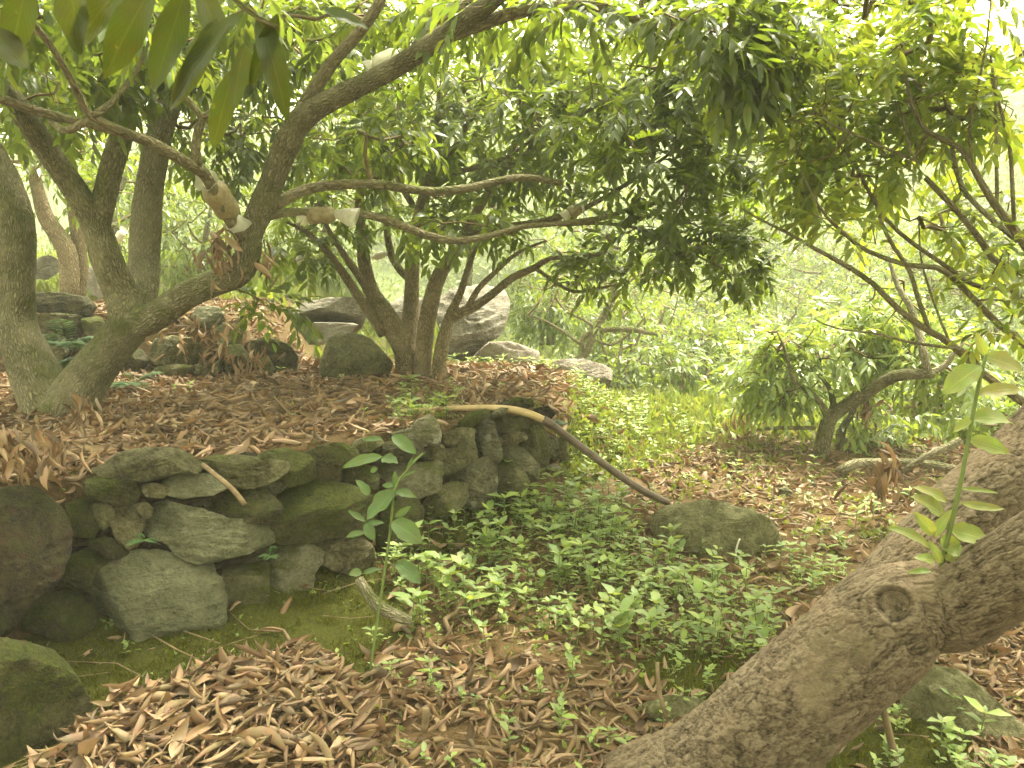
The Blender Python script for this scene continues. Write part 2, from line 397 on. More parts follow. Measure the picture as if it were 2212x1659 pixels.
BARK_A2 = mat_bark('bark_pale', (0.10, 0.085, 0.05), (0.31, 0.275, 0.17), (0.41, 0.37, 0.24), 0.3, 95, 26, 1.0, dist=.018)
BARK_B = mat_bark('bark_orange', (0.10, 0.07, 0.037), (0.31, 0.24, 0.135), (0.43, 0.35, 0.215), 0.3, 95, 28, 1.0, dist=.018)
BARK_C = mat_flaky()
BARK_D = mat_bark('bark_branch', (0.065, 0.054, 0.029), (0.19, 0.158, 0.09), (0.285, 0.245, 0.15), 0.35, 60, 20, 0.8)
TWIG = mat_plain('twig_bark', [(0.09, 0.065, 0.03), (0.18, 0.13, 0.065)], 0.85, 12)
DRYTWIG = mat_plain('dry_wood', [(0.11, 0.075, 0.04), (0.22, 0.16, 0.09)], 0.85, 25, 0.3)
STEM = mat_plain('herb_stem', [(0.10, 0.14, 0.04), (0.17, 0.22, 0.06)], 0.6, 20)
ROCK_WALL = mat_rock('rock_wall', (0.105, 0.096, 0.044), (0.235, 0.22, 0.115), 0.42, (0.10, 0.115, 0.012))
ROCK_MOSSY = mat_rock('rock_mossy', (0.058, 0.052, 0.02), (0.15, 0.136, 0.06), 0.60, (0.078, 0.096, 0.009))
ROCK_PALE = mat_rock('rock_pale', (0.18, 0.18, 0.10), (0.30, 0.295, 0.18), 0.22, (0.085, 0.115, 0.035), 0.15, True)
ROCK_TAN = mat_rock('rock_tan', (0.15, 0.13, 0.065), (0.29, 0.26, 0.145), 0.34, (0.10, 0.115, 0.012), lichen=0.35)
ROCK_LICHEN = mat_rock('rock_lichen', (0.14, 0.13, 0.073), (0.29, 0.272, 0.17), 0.32, (0.10, 0.115, 0.012), lichen=0.7, strata=True)
ROCK_OUT = mat_rock('rock_outcrop', (0.29, 0.26, 0.20), (0.48, 0.45, 0.37), 0.14, (0.12, 0.12, 0.05), 0.3, True)
ROCK_PINK = mat_rock('rock_pinkish', (0.31, 0.26, 0.21), (0.48, 0.42, 0.35), 0.15, (0.14, 0.14, 0.05), 0.3, True)
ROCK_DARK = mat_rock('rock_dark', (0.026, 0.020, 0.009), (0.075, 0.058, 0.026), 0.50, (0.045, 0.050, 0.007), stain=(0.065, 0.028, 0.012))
ROCK_BOULDER = mat_rock('rock_boulder', (0.18, 0.17, 0.08), (0.31, 0.295, 0.155), 0.32, (0.125, 0.13, 0.026), 0.25)
PVC_Y = mat_plain('pipe_yellow', [(0.34, 0.24, 0.12), (0.52, 0.39, 0.21)], 0.5, 14)
PVC_D = mat_plain('pipe_dark', [(0.07, 0.05, 0.035), (0.14, 0.10, 0.075)], 0.5, 18)
BAG_SOIL = mat_plain('bag_soil', [(0.17, 0.13, 0.06), (0.31, 0.25, 0.14)], 0.55, 35, 0.6, 0.5)
BAG_FILM = mat_plain('bag_film', [(0.55, 0.53, 0.42), (0.78, 0.76, 0.64)], 0.3, 40, 0.5, 0.6, 0.35, 0.72)
BAG_WHITE = mat_plain('bag_white', [(0.62, 0.58, 0.46), (0.82, 0.78, 0.66)], 0.45, 30, 0.5, 0.5, 0.2)
POLE = mat_plain('concrete_pole', [(0.6, 0.6, 0.58), (0.75, 0.75, 0.72)], 0.8, 6)

# ------------------------------------------------------------------ terrain
WALL_PX = [(-420, 2.72), (-200, 2.85), (100, 3.06), (350, 3.22), (600, 3.50), (800, 3.80), (1000, 4.20), (1150, 4.55), (1215, 4.95)]
EDGE = [((p - CX) / FPX * Y * 1.01, Y) for p, Y in WALL_PX]
EDGE = [(-9.0, 1.2)] + EDGE + [(0.52, 6.0), (0.62, 7.2), (0.2, 8.6), (-0.9, 10.5), (-3.0, 13.0), (-12, 22), (-60, 50)]
EDGE = np.array(EDGE)

def edge_dist(x, y):
    """signed distance to the terrace edge (positive up on the terrace) and distance along it"""
    best = np.full(np.shape(x), 1e9); sg = np.ones(np.shape(x)); al = np.zeros(np.shape(x)); acc = 0.0
    for (x0, y0), (x1, y1) in zip(EDGE[:-1], EDGE[1:]):
        dx, dy = x1 - x0, y1 - y0; L = math.hypot(dx, dy)
        t = np.clip(((x - x0) * dx + (y - y0) * dy) / (L * L), 0, 1)
        d = np.hypot(x - (x0 + t * dx), y - (y0 + t * dy))
        cr = dx * (y - y0) - dy * (x - x0)
        m = d < best
        best = np.where(m, d, best); sg = np.where(m, np.where(cr > 0, 1.0, -1.0), sg); al = np.where(m, acc + t * L, al); acc += L
    return best * sg, al

_seg = np.concatenate([[0], np.cumsum(np.hypot(*np.diff(EDGE, axis=0).T))])
AL_WALL_END = _seg[9]                           # where the stones end and the grassy bank begins

def terrain(x, y):
    x = np.asarray(x, float); y = np.asarray(y, float)
    s, al = edge_dist(x, y)
    low = 0.045 * np.clip(y - 2.4, -1.5, 5.2)
    toe = 0.24 * np.exp(-np.clip(-s, 0, 9) / 0.38) * sstep(-1.0, 2.6, y)
    low = low + toe
    low = low + 0.10 * np.exp(-(((x + 0.95) / 0.55) ** 2 + ((y - 2.62) / 0.30) ** 2))            # leaf heap
    low = low + 0.05 * fbm(np.stack([x * 0.9, y * 0.9, x * 0 + 3.1], -1), 3)
    fall = sstep(7.6, 17.0, y) * -3.2
    low = low + fall
    ter = 0.755 + 0.003 * (y - 4) + 0.045 * fbm(np.stack([x * 1.1, y * 1.1, x * 0 + 8.2], -1), 3)
    ter = ter - 0.14 * sstep(6.3, 7.4, y) * sstep(-2.2, -1.8, x)
    ter = ter + 0.42 * sstep(5.95, 6.35, y) * sstep(-1.75, -2.2, x)
    ter = ter + 0.3 * sstep(8.0, 11.0, y) * sstep(0.5, -1.0, x)
    ter = ter + np.clip(y - 11, 0, 40) * 0.05
    w = np.where(al < AL_WALL_END, 0.14, 0.14 + 0.9 * sstep(AL_WALL_END, AL_WALL_END + 0.8, al))
    z = low + (ter - low) * sstep(0, 1, (s + np.where(al < AL_WALL_END, 0.02, 0.55 * sstep(AL_WALL_END, AL_WALL_END + 0.8, al))) / w)
    r = np.hypot(x, y)
    hill = -2.6 + np.clip(y + 0.22 * x - 15, 0, 75) * 0.265 + np.clip(y - 90, 0, 400) * 0.02 + 4.0 * fbm(np.stack([x / 30, y / 30, x * 0], -1), 4) * sstep(20, 60, r)
    z = z + (hill - z) * sstep(13, 22, y)
    z = np.where(y < 0, np.where(np.abs(x) < 60, z, z), z)
    return z

def build_ground():
    def axis(lo, hi, fine, far_lo, far_hi):
        a = list(np.arange(lo, hi + 1e-6, fine)); st = fine
        while a[-1] < far_hi: st *= 1.18; a.append(a[-1] + st)
        st = fine
        while a[0] > far_lo: st *= 1.18; a.insert(0, a[0] - st)
        return np.array(a)
    xs = axis(-4.2, 3.6, 0.035, -700, 700); ys = axis(1.4, 8.6, 0.035, -120, 900)
    X, Y = np.meshgrid(xs, ys)
    mz = np.zeros(X.shape)
    px_, py_ = proj(np.stack([X, Y, terrain(X, Y)], -1).reshape(-1, 3))
    for poly in MOSS_POLYS: mz = np.maximum(mz, inpoly(px_, py_, poly).reshape(X.shape) * (np.hypot(X, Y) < 9))
    Z = terrain(X, Y) + mz * (.018 * fbm(np.stack([X * 13, Y * 13, X * 0 + 2], -1), 3) + .008) + 0.010 * fbm(np.stack([X * 9, Y * 9, X * 0], -1), 3) * (np.hypot(X, Y) < 12)
    V = np.stack([X, Y, Z], -1).reshape(-1, 3)
    nx = len(xs); i = (np.arange(len(ys) - 1)[:, None] * nx + np.arange(nx - 1)[None]).ravel()
    F = np.stack([i, i + 1, i + 1 + nx, i + nx], 1)
    px, py = proj(V)
    moss = np.zeros(len(V))
    for poly in MOSS_POLYS: moss = np.maximum(moss, inpoly(px, py, poly) * 1.0)
    near = (np.hypot(V[:, 0], V[:, 1]) < 12)
    moss = (moss * near).reshape(X.shape)
    for _ in range(5):
        q = np.pad(moss, 1, mode='edge'); moss = (q[1:-1, 1:-1] * 2 + q[:-2, 1:-1] + q[2:, 1:-1] + q[1:-1, :-2] + q[1:-1, 2:]) / 6
    far = sstep(6.4, 7.6, np.hypot(V[:, 0], V[:, 1])) * (edge_dist(V[:, 0], V[:, 1])[0] < 0) + 0.0
    far = np.maximum(far, sstep(7.5, 10.5, np.hypot(V[:, 0], V[:, 1])))
    m, n, l, p, o = nodes_of('ground_soil')
    g = n.new('ShaderNodeNewGeometry'); pos = g.outputs['Position']
    a = noise_tex(n, l, pos, 3.0, 6, 0.65); b = noise_tex(n, l, pos, 60, 5, 0.7)
    c = ramp(n, [(0.3, (0.06, 0.038, 0.016)), (0.55, (0.12, 0.078, 0.035)), (0.75, (0.17, 0.12, 0.06))]); l.new(b.outputs[0], c.inputs[0])
    gr = ramp(n, [(0.3, (0.028, 0.030, 0.006)), (0.7, (0.075, 0.080, 0.010))]); l.new(b.outputs[0], gr.inputs[0])
    at1 = n.new('ShaderNodeAttribute'); at1.attribute_name = 'moss'
    at2 = n.new('ShaderNodeAttribute'); at2.attribute_name = 'far'
    f = mathn(n, l, 'ADD', mathn(n, l, 'MULTIPLY', at1.outputs['Fac'], 2.0), mathn(n, l, 'MULTIPLY', mathn(n, l, 'SUBTRACT', a.outputs[0], 0.5), 1.6))
    mr = ramp(n, [(0.35, (0, 0, 0)), (0.6, (1, 1, 1))]); l.new(f, mr.inputs[0])
    col = mixc(n, l, mr.outputs[0], c.outputs[0], gr.outputs[0])
    fg = ramp(n, [(0.3, (0.05, 0.075, 0.018)), (0.7, (0.11, 0.145, 0.035))]); l.new(a.outputs[0], fg.inputs[0])
    col = mixc(n, l, at2.outputs['Fac'], col, fg.outputs[0])
    l.new(col, p.inputs['Base Color']); p.inputs['Roughness'].default_value = 0.95; p.inputs['Specular IOR Level'].default_value = 0.15
    l.new(bump(n, l, b.outputs[0], 0.8, 0.02), p.inputs['Normal'])
    me = mesh_arrays('ground', V, F, True, mats=[m], attr={'moss': moss.ravel(), 'far': far})
    return tag(obj('ground', me), 'brown soil and mossy orchard ground with a raised terrace', None, None, 'structure')

MOSS_POLYS = [
    [(480, 1340), (560, 1260), (640, 1215), (790, 1200), (870, 1330), (840, 1390), (770, 1480), (640, 1480), (500, 1475), (330, 1520), (200, 1620), (0, 1700), (-60, 1440), (160, 1360), (330, 1320)],
    [(1390, 1440), (1480, 1400), (1620, 1420), (1620, 1480), (1540, 1520), (1420, 1510)],
    [(900, 1120), (1000, 1100), (1060, 1060), (1150, 1050), (1120, 1130), (1000, 1180), (900, 1220)],
    [(1230, 900), (1330, 900), (1350, 1010), (1220, 1050)],
    [(1800, 1600), (2000, 1550), (2250, 1700), (1800, 1700)],
]
ground = build_ground()

# ------------------------------------------------------------------ rocks
def radial(poly2, n):
    """distance from the centre to a closed outline in n directions"""
    th = np.linspace(0, 2 * np.pi, n, endpoint=False); out = np.zeros(n)
    P = np.asarray(poly2); Q = np.roll(P, -1, axis=0)
    for k, t in enumerate(th):
        d = np.array((math.cos(t), math.sin(t))); best = 0.0
        for a, b in zip(P, Q):
            e = b - a; den = d[0] * e[1] - d[1] * e[0]
            if abs(den) < 1e-12: continue
            tt = (a[0] * e[1] - a[1] * e[0]) / den; u = (a[0] * d[1] - a[1] * d[0]) / den
            if tt > 0 and -1e-6 <= u <= 1 + 1e-6: best = max(best, tt)
        out[k] = best
    bad = out < 1e-6
    if bad.any(): out[bad] = np.median(out[~bad])
    return th, out

def rock(name, poly, Y, thick, mat, seed, parent=None, facets=7, rough=0.06, nseg=60, nring=30, grow=1.04, tilt=0.0, back=0.45, box=0.30, planes=()):
    poly = np.asarray(poly, float)
    Yc = Y if not callable(Y) else float(np.mean([Y(*q) for q in poly]))
    c2 = poly.mean(0); c = at(c2[0], c2[1], Yc)
    nrm = norm(CAM - c); nrm = norm(nrm + np.array((0, 0, tilt))); u = norm(np.cross((0, 0, 1.0), nrm)); v = np.cross(nrm, u)
    w = np.array([at(a, b, Yc) - c for a, b in poly]); p2 = np.stack([w @ u, w @ v], 1) * grow
    th, rad = radial(p2, nseg)
    rad = rad * 0.94 + 0.03 * (np.roll(rad, 1) + np.roll(rad, -1))
    size = rad.mean(); rg = np.random.default_rng(seed)
    ph = np.linspace(0, np.pi, nring)
    s = np.sin(ph) ** box; dz = np.sign(np.cos(ph)) * np.abs(np.cos(ph)) ** 0.7
    dz = np.where(dz > 0, dz * thick * (1 - back), dz * thick * back)
    V = (s[:, None, None] * rad[None, :, None]) * (np.cos(th)[None, :, None] * u + np.sin(th)[None, :, None] * v) + dz[:, None, None] * nrm
    V = V.reshape(-1, 3)
    for a_, b_, c_, f_ in planes:                    # known flat faces: direction across, up, towards the viewer, share kept
        d = norm(u * a_ + v * b_ + nrm * c_); h = (V @ d).max() * f_; k_ = V @ d - h; V = V - np.clip(k_, 0, None)[:, None] * d * .98
    for k in range(facets + 3):                      # broken faces
        d = norm(nrm * rg.uniform(0.6, 1.3) + u * rg.normal(0, 0.42) + v * rg.normal(0.06, 0.42))
        h = (V @ d).max() * (rg.uniform(0.60, 0.90) if k < facets else rg.uniform(.85, .95))
        k_ = V @ d - h; V = V - np.clip(k_, 0, None)[:, None] * d * 0.97
    dirs = norm(V); W = V + c
    lay = norm(np.array((rg.normal(0, .25), rg.normal(0, .25), 1.0)))          # bedding of the stone
    led = W @ lay / size * rg.uniform(3, 6) + 0.8 * fbm(W * (1.2 / size) + seed, 2)
    ledge = (led - np.floor(led)); ledge = np.minimum(ledge * 1.2, (1 - ledge) * 6).clip(0, 1)
    V = V + dirs * (size * (rough * (1.3 * fbm(W * (1.3 / size) + seed * 3.7, 4)) + rough * .6 * fbm(W * (6 / size) + seed, 4) + rough * .55 * (ledge - .6)))[:, None]
    i = np.arange(nring - 1)[:, None] * nseg + np.arange(nseg)[None]; j = np.arange(nring - 1)[:, None] * nseg + (np.arange(nseg)[None] + 1) % nseg
    i, j = i.ravel(), j.ravel()
    F = np.concatenate([np.stack([i, i + nseg, j + nseg], 1), np.stack([i, j + nseg, j], 1)])
    me = mesh_arrays(name, V, F, True, mats=[mat])
    try: me.set_sharp_from_angle(angle=R(30))
    except Exception: pass
    o = obj(name, me, None, c)
    if parent is not None: set_parent_keep(o, parent)
    return o

def crop(pts, x0, y0, k=0.337):
    return [(x0 + k * a, y0 + k * b) for a, b in pts]

WPX = np.array([p for p, _ in WALL_PX]); WY = np.array([q for _, q in WALL_PX])
def wall_top_px(px): return np.interp(px, [0, 200, 600, 1000, 1200], [1060, 1000, 960, 890, 890])
def wall_base_px(px): return np.interp(px, [0, 350, 650, 800, 1000, 1200], [1560, 1400, 1290, 1230, 1110, 1000])
def wallY(px, py):
    t = np.clip((py - wall_top_px(px)) / (wall_base_px(px) - wall_top_px(px)), -0.3, 1.3)
    return np.interp(px, WPX, WY) - 0.02 - 0.10 * t

A = lambda pts: crop(pts, 0, 881); B = lambda pts: crop(pts, 610, 813)
WALL_STONES = [  # outline, material, thickness
    (A([(590,400),(720,345),(800,290),(880,265),(1100,262),(1210,300),(1240,335),(1320,360),(1250,400),(1130,420),(900,475),(760,440)]), ROCK_WALL, .34, 9),
    (A([(1270,350),(1400,310),(1560,310),(1830,345),(1840,400),(1780,450),(1640,515),(1480,500),(1400,420),(1320,390)]), ROCK_WALL, .32, 6),
    (A([(1640,330),(1720,285),(1850,265),(2005,320),(2010,440),(1940,480),(1850,500),(1800,470),(1780,400)]), ROCK_MOSSY, .26, 7),
    (A([(560,470),(640,440),(770,450),(880,500),(910,540),(850,600),(760,625),(660,600),(560,560)]), ROCK_MOSSY, .26, 7),
    (A([(895,500),(980,480),(1050,495),(1085,540),(1040,575),(940,570)]), ROCK_TAN, .16, 5),
    (A([(1045,470),(1140,435),(1250,420),(1380,440),(1450,500),(1420,530),(1320,560),(1180,580),(1090,560)]), ROCK_PALE, .28, 6),
    (A([(1660,515),(1760,470),(1860,445),(1870,470),(1800,540),(1740,555)]), ROCK_PALE, .2, 5),
    (A([(720,650),(830,628),(920,680),(925,760),(900,800),(880,880),(820,900),(760,850),(720,760)]), ROCK_TAN, .24, 9),
    (A([(850,620),(930,600),(975,640),(970,690),(930,715),(890,670)]), ROCK_TAN, .16, 5),
    (A([(590,620),(700,620),(730,660),(720,740),(660,780),(610,720)]), ROCK_WALL, .2, 5),
    (A([(430,620),(540,610),(620,690),(635,760),(590,830),(480,820),(420,760)]), ROCK_MOSSY, .24, 6),
    (A([(1290,640),(1440,540),(1560,510),(1690,530),(1800,620),(1795,700),(1740,740),(1480,740),(1340,700)]), ROCK_MOSSY, .30, 8),
    (A([(940,760),(960,660),(1060,600),(1180,630),(1300,655),(1480,715),(1600,705),(1770,745),(1785,810),(1740,870),(1560,930),(1280,975),(1180,950),(1080,850),(980,820)]), ROCK_PALE, .42, 12),
    (B([(-110,900),(-80,800),(0,720),(60,690),(200,675),(400,690),(520,740),(580,830),(590,880),(540,940),(420,1010),(250,1045),(100,1060),(0,1060),(-80,1000)]), ROCK_MOSSY, .44, 6),
    (A([(600,1100),(640,1030),(750,975),(850,930),(930,922),(1100,945),(1250,1000),(1340,1000),(1360,1060),(1410,1130),(1420,1260),(1430,1400),(1380,1470),(1260,1500),(960,1550),(880,1480),(760,1340),(640,1290),(590,1200)]), ROCK_PALE, .40, 12),
    (A([(1400,1060),(1500,1020),(1690,980),(1720,1020),(1710,1150),(1690,1250),(1600,1320),(1480,1370),(1430,1370),(1430,1250),(1410,1130)]), ROCK_WALL, .30, 8),
    (A([(1730,1000),(1780,900),(1900,865),(2000,890),(2060,920),(2065,990),(2010,1060),(2000,1140),(1930,1200),(1850,1220),(1750,1180),(1720,1100)]), ROCK_LICHEN, .28, 7),
    (B([(90,1090),(250,1040),(400,1010),(500,1020),(570,1100),(575,1180),(540,1240),(440,1260),(330,1230),(230,1190)]), ROCK_TAN, .28, 5),
    (A([(450,960),(560,900),(660,940),(700,980),(640,1030),(590,1100),(580,1180),(480,1160),(400,1080)]), ROCK_MOSSY, .24, 6),
    (A([(560,860),(680,830),(770,860),(860,900),(850,930),(740,970),(690,960),(600,900)]), ROCK_MOSSY, .2, 5),
    (A([(150,1330),(280,1210),(420,1180),(510,1190),(590,1260),(600,1380),(540,1440),(470,1480),(370,1480),(240,1440),(150,1400)]), ROCK_MOSSY, .32, 7),
    (A([(380,1530),(500,1440),(640,1420),(780,1450),(860,1530),(850,1620),(740,1660),(560,1655),(440,1620)]), ROCK_MOSSY, .34, 5),
    (A([(1000,860),(1080,870),(1180,955),(1270,985),(1360,1010),(1330,1060),(1150,1000),(960,930)]), ROCK_DARK, .2, 4),
    (A([(1330,970),(1500,950),(1700,900),(1740,940),(1700,980),(1500,1010),(1400,1030)]), ROCK_DARK, .2, 4),
    (A([(1080,580),(1200,585),(1340,565),(1440,530),(1430,560),(1310,635),(1180,620)]), ROCK_DARK, .16, 4),
    (B([(140,490),(240,450),(380,425),(460,460),(490,520),(420,560),(300,575),(210,570)]), ROCK_MOSSY, .26, 6),
    (B([(200,590),(350,570),(380,640),(350,690),(230,685)]), ROCK_MOSSY, .2, 5),
    (B([(450,470),(500,430),(620,395),(650,430),(560,480),(480,490)]), ROCK_TAN, .3, 4),
    (B([(480,510),(600,455),(720,410),(850,410),(900,450),(890,500),(800,540),(640,550),(530,550)]), ROCK_MOSSY, .28, 6),
    (B([(370,600),(450,570),(560,580),(620,640),(600,720),(500,720),(400,690)]), ROCK_MOSSY, .24, 6),
    (B([(620,570),(700,560),(860,555),(1010,550),(1015,620),(1000,730),(900,770),(760,790),(700,720),(650,640)]), ROCK_LICHEN, .34, 9),
    (B([(700,360),(830,330),(860,290),(940,250),(980,280),(1010,360),(1005,420),(960,440),(880,420),(780,400)]), ROCK_LICHEN, .28, 8),
    (B([(880,470),(950,440),(1030,440),(1040,530),(960,545),(880,520)]), ROCK_WALL, .2, 5),
    (B([(1020,370),(1150,330),(1230,340),(1220,410),(1130,430),(1050,430),(1010,400)]), ROCK_WALL, .26, 5),
    (B([(1040,470),(1120,440),(1220,410),(1245,480),(1240,540),(1130,600),(1040,630),(1010,560)]), ROCK_WALL, .3, 7),
    (B([(1230,340),(1250,280),(1310,250),(1350,310),(1400,450),(1405,510),(1380,545),(1300,530),(1260,470)]), ROCK_LICHEN, .26, 8),
    (B([(1040,660),(1150,600),(1210,560),(1300,520),(1370,560),(1370,680),(1330,780),(1280,830),(1200,830),(1130,720)]), ROCK_LICHEN, .3, 8),
    (B([(890,850),(960,740),(1080,680),(1190,690),(1200,760),(1150,840),(1030,890),(940,890)]), ROCK_WALL, .3, 6),
    (B([(1380,570),(1470,540),(1540,600),(1580,680),(1560,740),(1480,790),(1400,770),(1370,690)]), ROCK_WALL, .28, 6),
    (B([(1410,460),(1490,430),(1590,510),(1640,580),(1640,640),(1580,690),(1530,600),(1440,540)]), ROCK_LICHEN, .28, 7),
    (B([(1560,350),(1640,320),(1700,370),(1720,470),(1700,560),(1650,590),(1600,510),(1560,430)]), ROCK_WALL, .28, 6),
    (B([(1350,280),(1440,250),(1560,260),(1580,320),(1500,350),(1390,360)]), ROCK_WALL, .26, 6),
    (B([(1390,390),(1470,360),(1540,350),(1570,400),(1500,430),(1420,450)]), ROCK_TAN, .2, 5),
    (B([(1330,240),(1400,200),(1445,205),(1420,245),(1340,265)]), ROCK_LICHEN, .18, 4),
    (B([(1130,300),(1200,230),(1300,210),(1330,240),(1280,285),(1200,330)]), ROCK_MOSSY, .24, 5),
    (B([(1700,380),(1760,400),(1770,450),(1730,490),(1700,460)]), ROCK_LICHEN, .18, 4),
    (B([(1720,480),(1800,370),(1830,410),(1820,490),(1750,540)]), ROCK_WALL, .2, 4),
    (B([(1770,510),(1830,480),(1840,535),(1780,555)]), ROCK_TAN, .16, 4),
    (B([(1380,180),(1500,135),(1600,150),(1610,195),(1520,205),(1400,210)]), ROCK_MOSSY, .3, 4),
    (B([(1610,215),(1700,190),(1750,235),(1720,275),(1640,265)]), ROCK_DARK, .22, 4),
    (B([(600,1000),(640,860),(760,790),(860,790),(900,870),(880,1010),(760,1130),(640,1130)]), ROCK_MOSSY, .3, 5),
    (B([(1690,575),(1740,560),(1790,585),(1760,605),(1700,600)]), ROCK_PINK, .14, 4),
]
wall = empty('dry_stone_wall', at(700, 1250, 3.5))
tag(wall, 'mossy dry stone retaining wall of rough fieldstones holding up the leaf covered terrace', 'stone wall')
for k, (poly, mat, th, fc) in enumerate(WALL_STONES):
    pl = {14: [(.1, .25, 1, .60), (-.9, -.35, .6, .66), (.1, -.8, .8, .75)], 12: [(0, .7, .8, .66), (.1, -.5, 1, .62)], 0: [(0, .8, .6, .55), (0, -.7, .8, .7)], 1: [(0, .9, .5, .6), (0, -.1, 1, .6)]}.get(k, ())
    rock('stone', poly, wallY, th, mat, 11 + k, wall, fc + 2 if not pl else 4, 0.085, grow=1.09, planes=pl)
# small chinking stones and earth packed behind the face; dark ones imitate crevice shade
fill = rng.random((70, 2))
for k, (a, b) in enumerate(fill):
    px = 150 + a * 1040; t = 0.08 + 0.86 * b; py = wall_top_px(px) + t * (wall_base_px(px) - wall_top_px(px))
    r0 = rng.uniform(16, 30) * (3.6 / np.interp(px, WPX, WY))
    an = np.linspace(0, 2 * np.pi, 8, endpoint=False)
    rock('stone', [(px + r0 * rng.uniform(.8, 1.3) * math.cos(q), py + r0 * rng.uniform(.6, .9) * math.sin(q)) for q in an],
         lambda x, y: wallY(x, y) + 0.10, .14, [ROCK_DARK, ROCK_MOSSY, ROCK_WALL][k % 3], 200 + k, wall, 3, 0.07, 14, 8)

def boulder(name, label, poly, Y, th, mat, seed, cat='boulder', group=None, **kw):
    return tag(rock(name, poly, Y, th, mat, seed, None, **kw), label, cat, group, 'thing')

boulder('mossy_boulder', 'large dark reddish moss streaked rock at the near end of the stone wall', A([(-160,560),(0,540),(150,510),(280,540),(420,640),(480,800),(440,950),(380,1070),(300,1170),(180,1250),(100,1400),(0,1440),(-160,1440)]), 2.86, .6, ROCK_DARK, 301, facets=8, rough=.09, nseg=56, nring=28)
boulder('mossy_boulder', 'round dark green mossy boulder in the bottom corner below the stone wall', crop([(-200,860),(0,830),(160,870),(330,900),(440,1000),(520,1120),(590,1250),(560,1400),(330,1500),(120,1600),(-200,1650)], 0, 1100), 2.62, .6, ROCK_MOSSY, 302, facets=4, rough=.06, nseg=56, nring=28)
Bk = lambda pts: crop(pts, 610, 474)
boulder('mossy_boulder', 'rounded grey green boulder standing on the terrace left of the many stemmed tree', Bk([(250,990),(260,880),(300,760),(380,725),(450,730),(560,770),(640,850),(700,920),(690,970),(500,1010),(350,1005)]), 5.95, .7, ROCK_BOULDER, 303, facets=6)
boulder('rock_slab', 'sunlit pale upper rock slab behind the round mossy boulder', Bk([(50,660),(150,590),(300,545),(480,540),(530,590),(500,650),(330,645),(180,655)]), 7.0, .9, ROCK_OUT, 304, 'rock', facets=5, tilt=.35)
boulder('rock_slab', 'pale lower rock slab under the sunlit one behind the mossy boulder', Bk([(100,690),(200,662),(330,664),(490,668),(430,730),(300,760),(270,800),(180,800)]), 6.9, .9, ROCK_OUT, 305, 'rock', facets=5)
boulder('rock_outcrop', 'pale rock glimpsed between the stems of the many stemmed tree', Bk([(640,570),(780,490),(900,510),(930,600),(900,740),(760,720),(670,640)]), 7.2, .9, ROCK_OUT, 306, 'rock', facets=6)
boulder('rock_outcrop', 'big overhanging grey rock with cracks behind the many stemmed tree', Bk([(1000,520),(1120,440),(1300,430),(1420,450),(1450,510),(1445,590),(1420,680),(1380,740),(1300,800),(1240,860),(1150,900),(1060,880),(1040,750),(1010,640)]), 7.3, 1.3, ROCK_OUT, 307, 'rock', facets=6, rough=.10, nseg=64, nring=36, planes=[(.3,-.35,1,.55),(-.5,.6,.7,.7),(.1,.8,.6,.8)])
boulder('rock_slab', 'low pinkish grey slab lying right of the overhanging rock', Bk([(1210,900),(1330,790),(1450,785),(1560,820),(1650,850),(1630,920),(1570,970),(1420,960),(1280,940)]), 7.0, .8, ROCK_PINK, 308, 'rock', facets=6)
boulder('rock_slab', 'small pinkish slab at the terrace edge above the grassy bank', Bk([(1700,930),(1800,900),(1930,895),(2050,930),(2110,960),(2100,1060),(1980,1060),(1880,1000)]), 7.8, .8, ROCK_PINK, 309, 'rock', facets=6)
boulder('rock_slab', 'flat grey slab half buried in the grassy bank below the pinkish slab', Bk([(2050,1115),(2150,1100),(2250,1125),(2370,1180),(2380,1250),(2250,1260),(2100,1200)]), 8.0, .7, ROCK_PINK, 310, 'rock', facets=6)
boulder('mossy_boulder', 'low wide mossy boulder with a flat broken face among the dry leaves on the slope', crop([(550,770),(570,690),(650,620),(850,598),(1050,625),(1200,665),(1290,715),(1350,800),(1395,910),(1390,960),(1200,1000),(980,1000),(840,940),(700,905),(610,840)], 1220, 881), 4.25, .75, ROCK_BOULDER, 311, facets=4, rough=.07, nseg=72, nring=40, planes=[(0,-.25,1,.52),(.1,.75,.8,.62),(-.8,.1,.8,.72),(.9,.3,.6,.78)])
C6 = lambda pts: crop(pts, 1355, 1016.5, 0.387)
boulder('mossy_boulder', 'yellow green mossy rock under the leaning trunk in the bottom right corner', C6([(1480,1200),(1650,1080),(1850,1120),(2000,1240),(2150,1370),(2240,1480),(2150,1640),(1950,1700),(1720,1560),(1560,1380)]), 2.72, .5, ROCK_BOULDER, 312, facets=5, nseg=56, nring=26)
boulder('flat_stone', 'flat pale green stone in the ground just behind the leaning trunk', C6([(90,1300),(250,1255),(430,1280),(420,1380),(220,1420),(100,1370)]), 2.75, .22, ROCK_BOULDER, 313, 'stone', facets=4)
boulder('small_stone', 'small dark mossy stone beside the hanging clump of brown leaves', [(1925,1080),(1950,1060),(1985,1062),(2005,1085),(1995,1112),(1940,1110)], 5.0, .2, ROCK_MOSSY, 314, 'stone', facets=4)
boulder('small_stone', 'small grey stone lying in dry leaves beyond the wide boulder', crop([(1370,520),(1420,505),(1460,540),(1450,580),(1390,575)], 1220, 881), 5.1, .12, ROCK_PALE, 315, 'stone', facets=4)

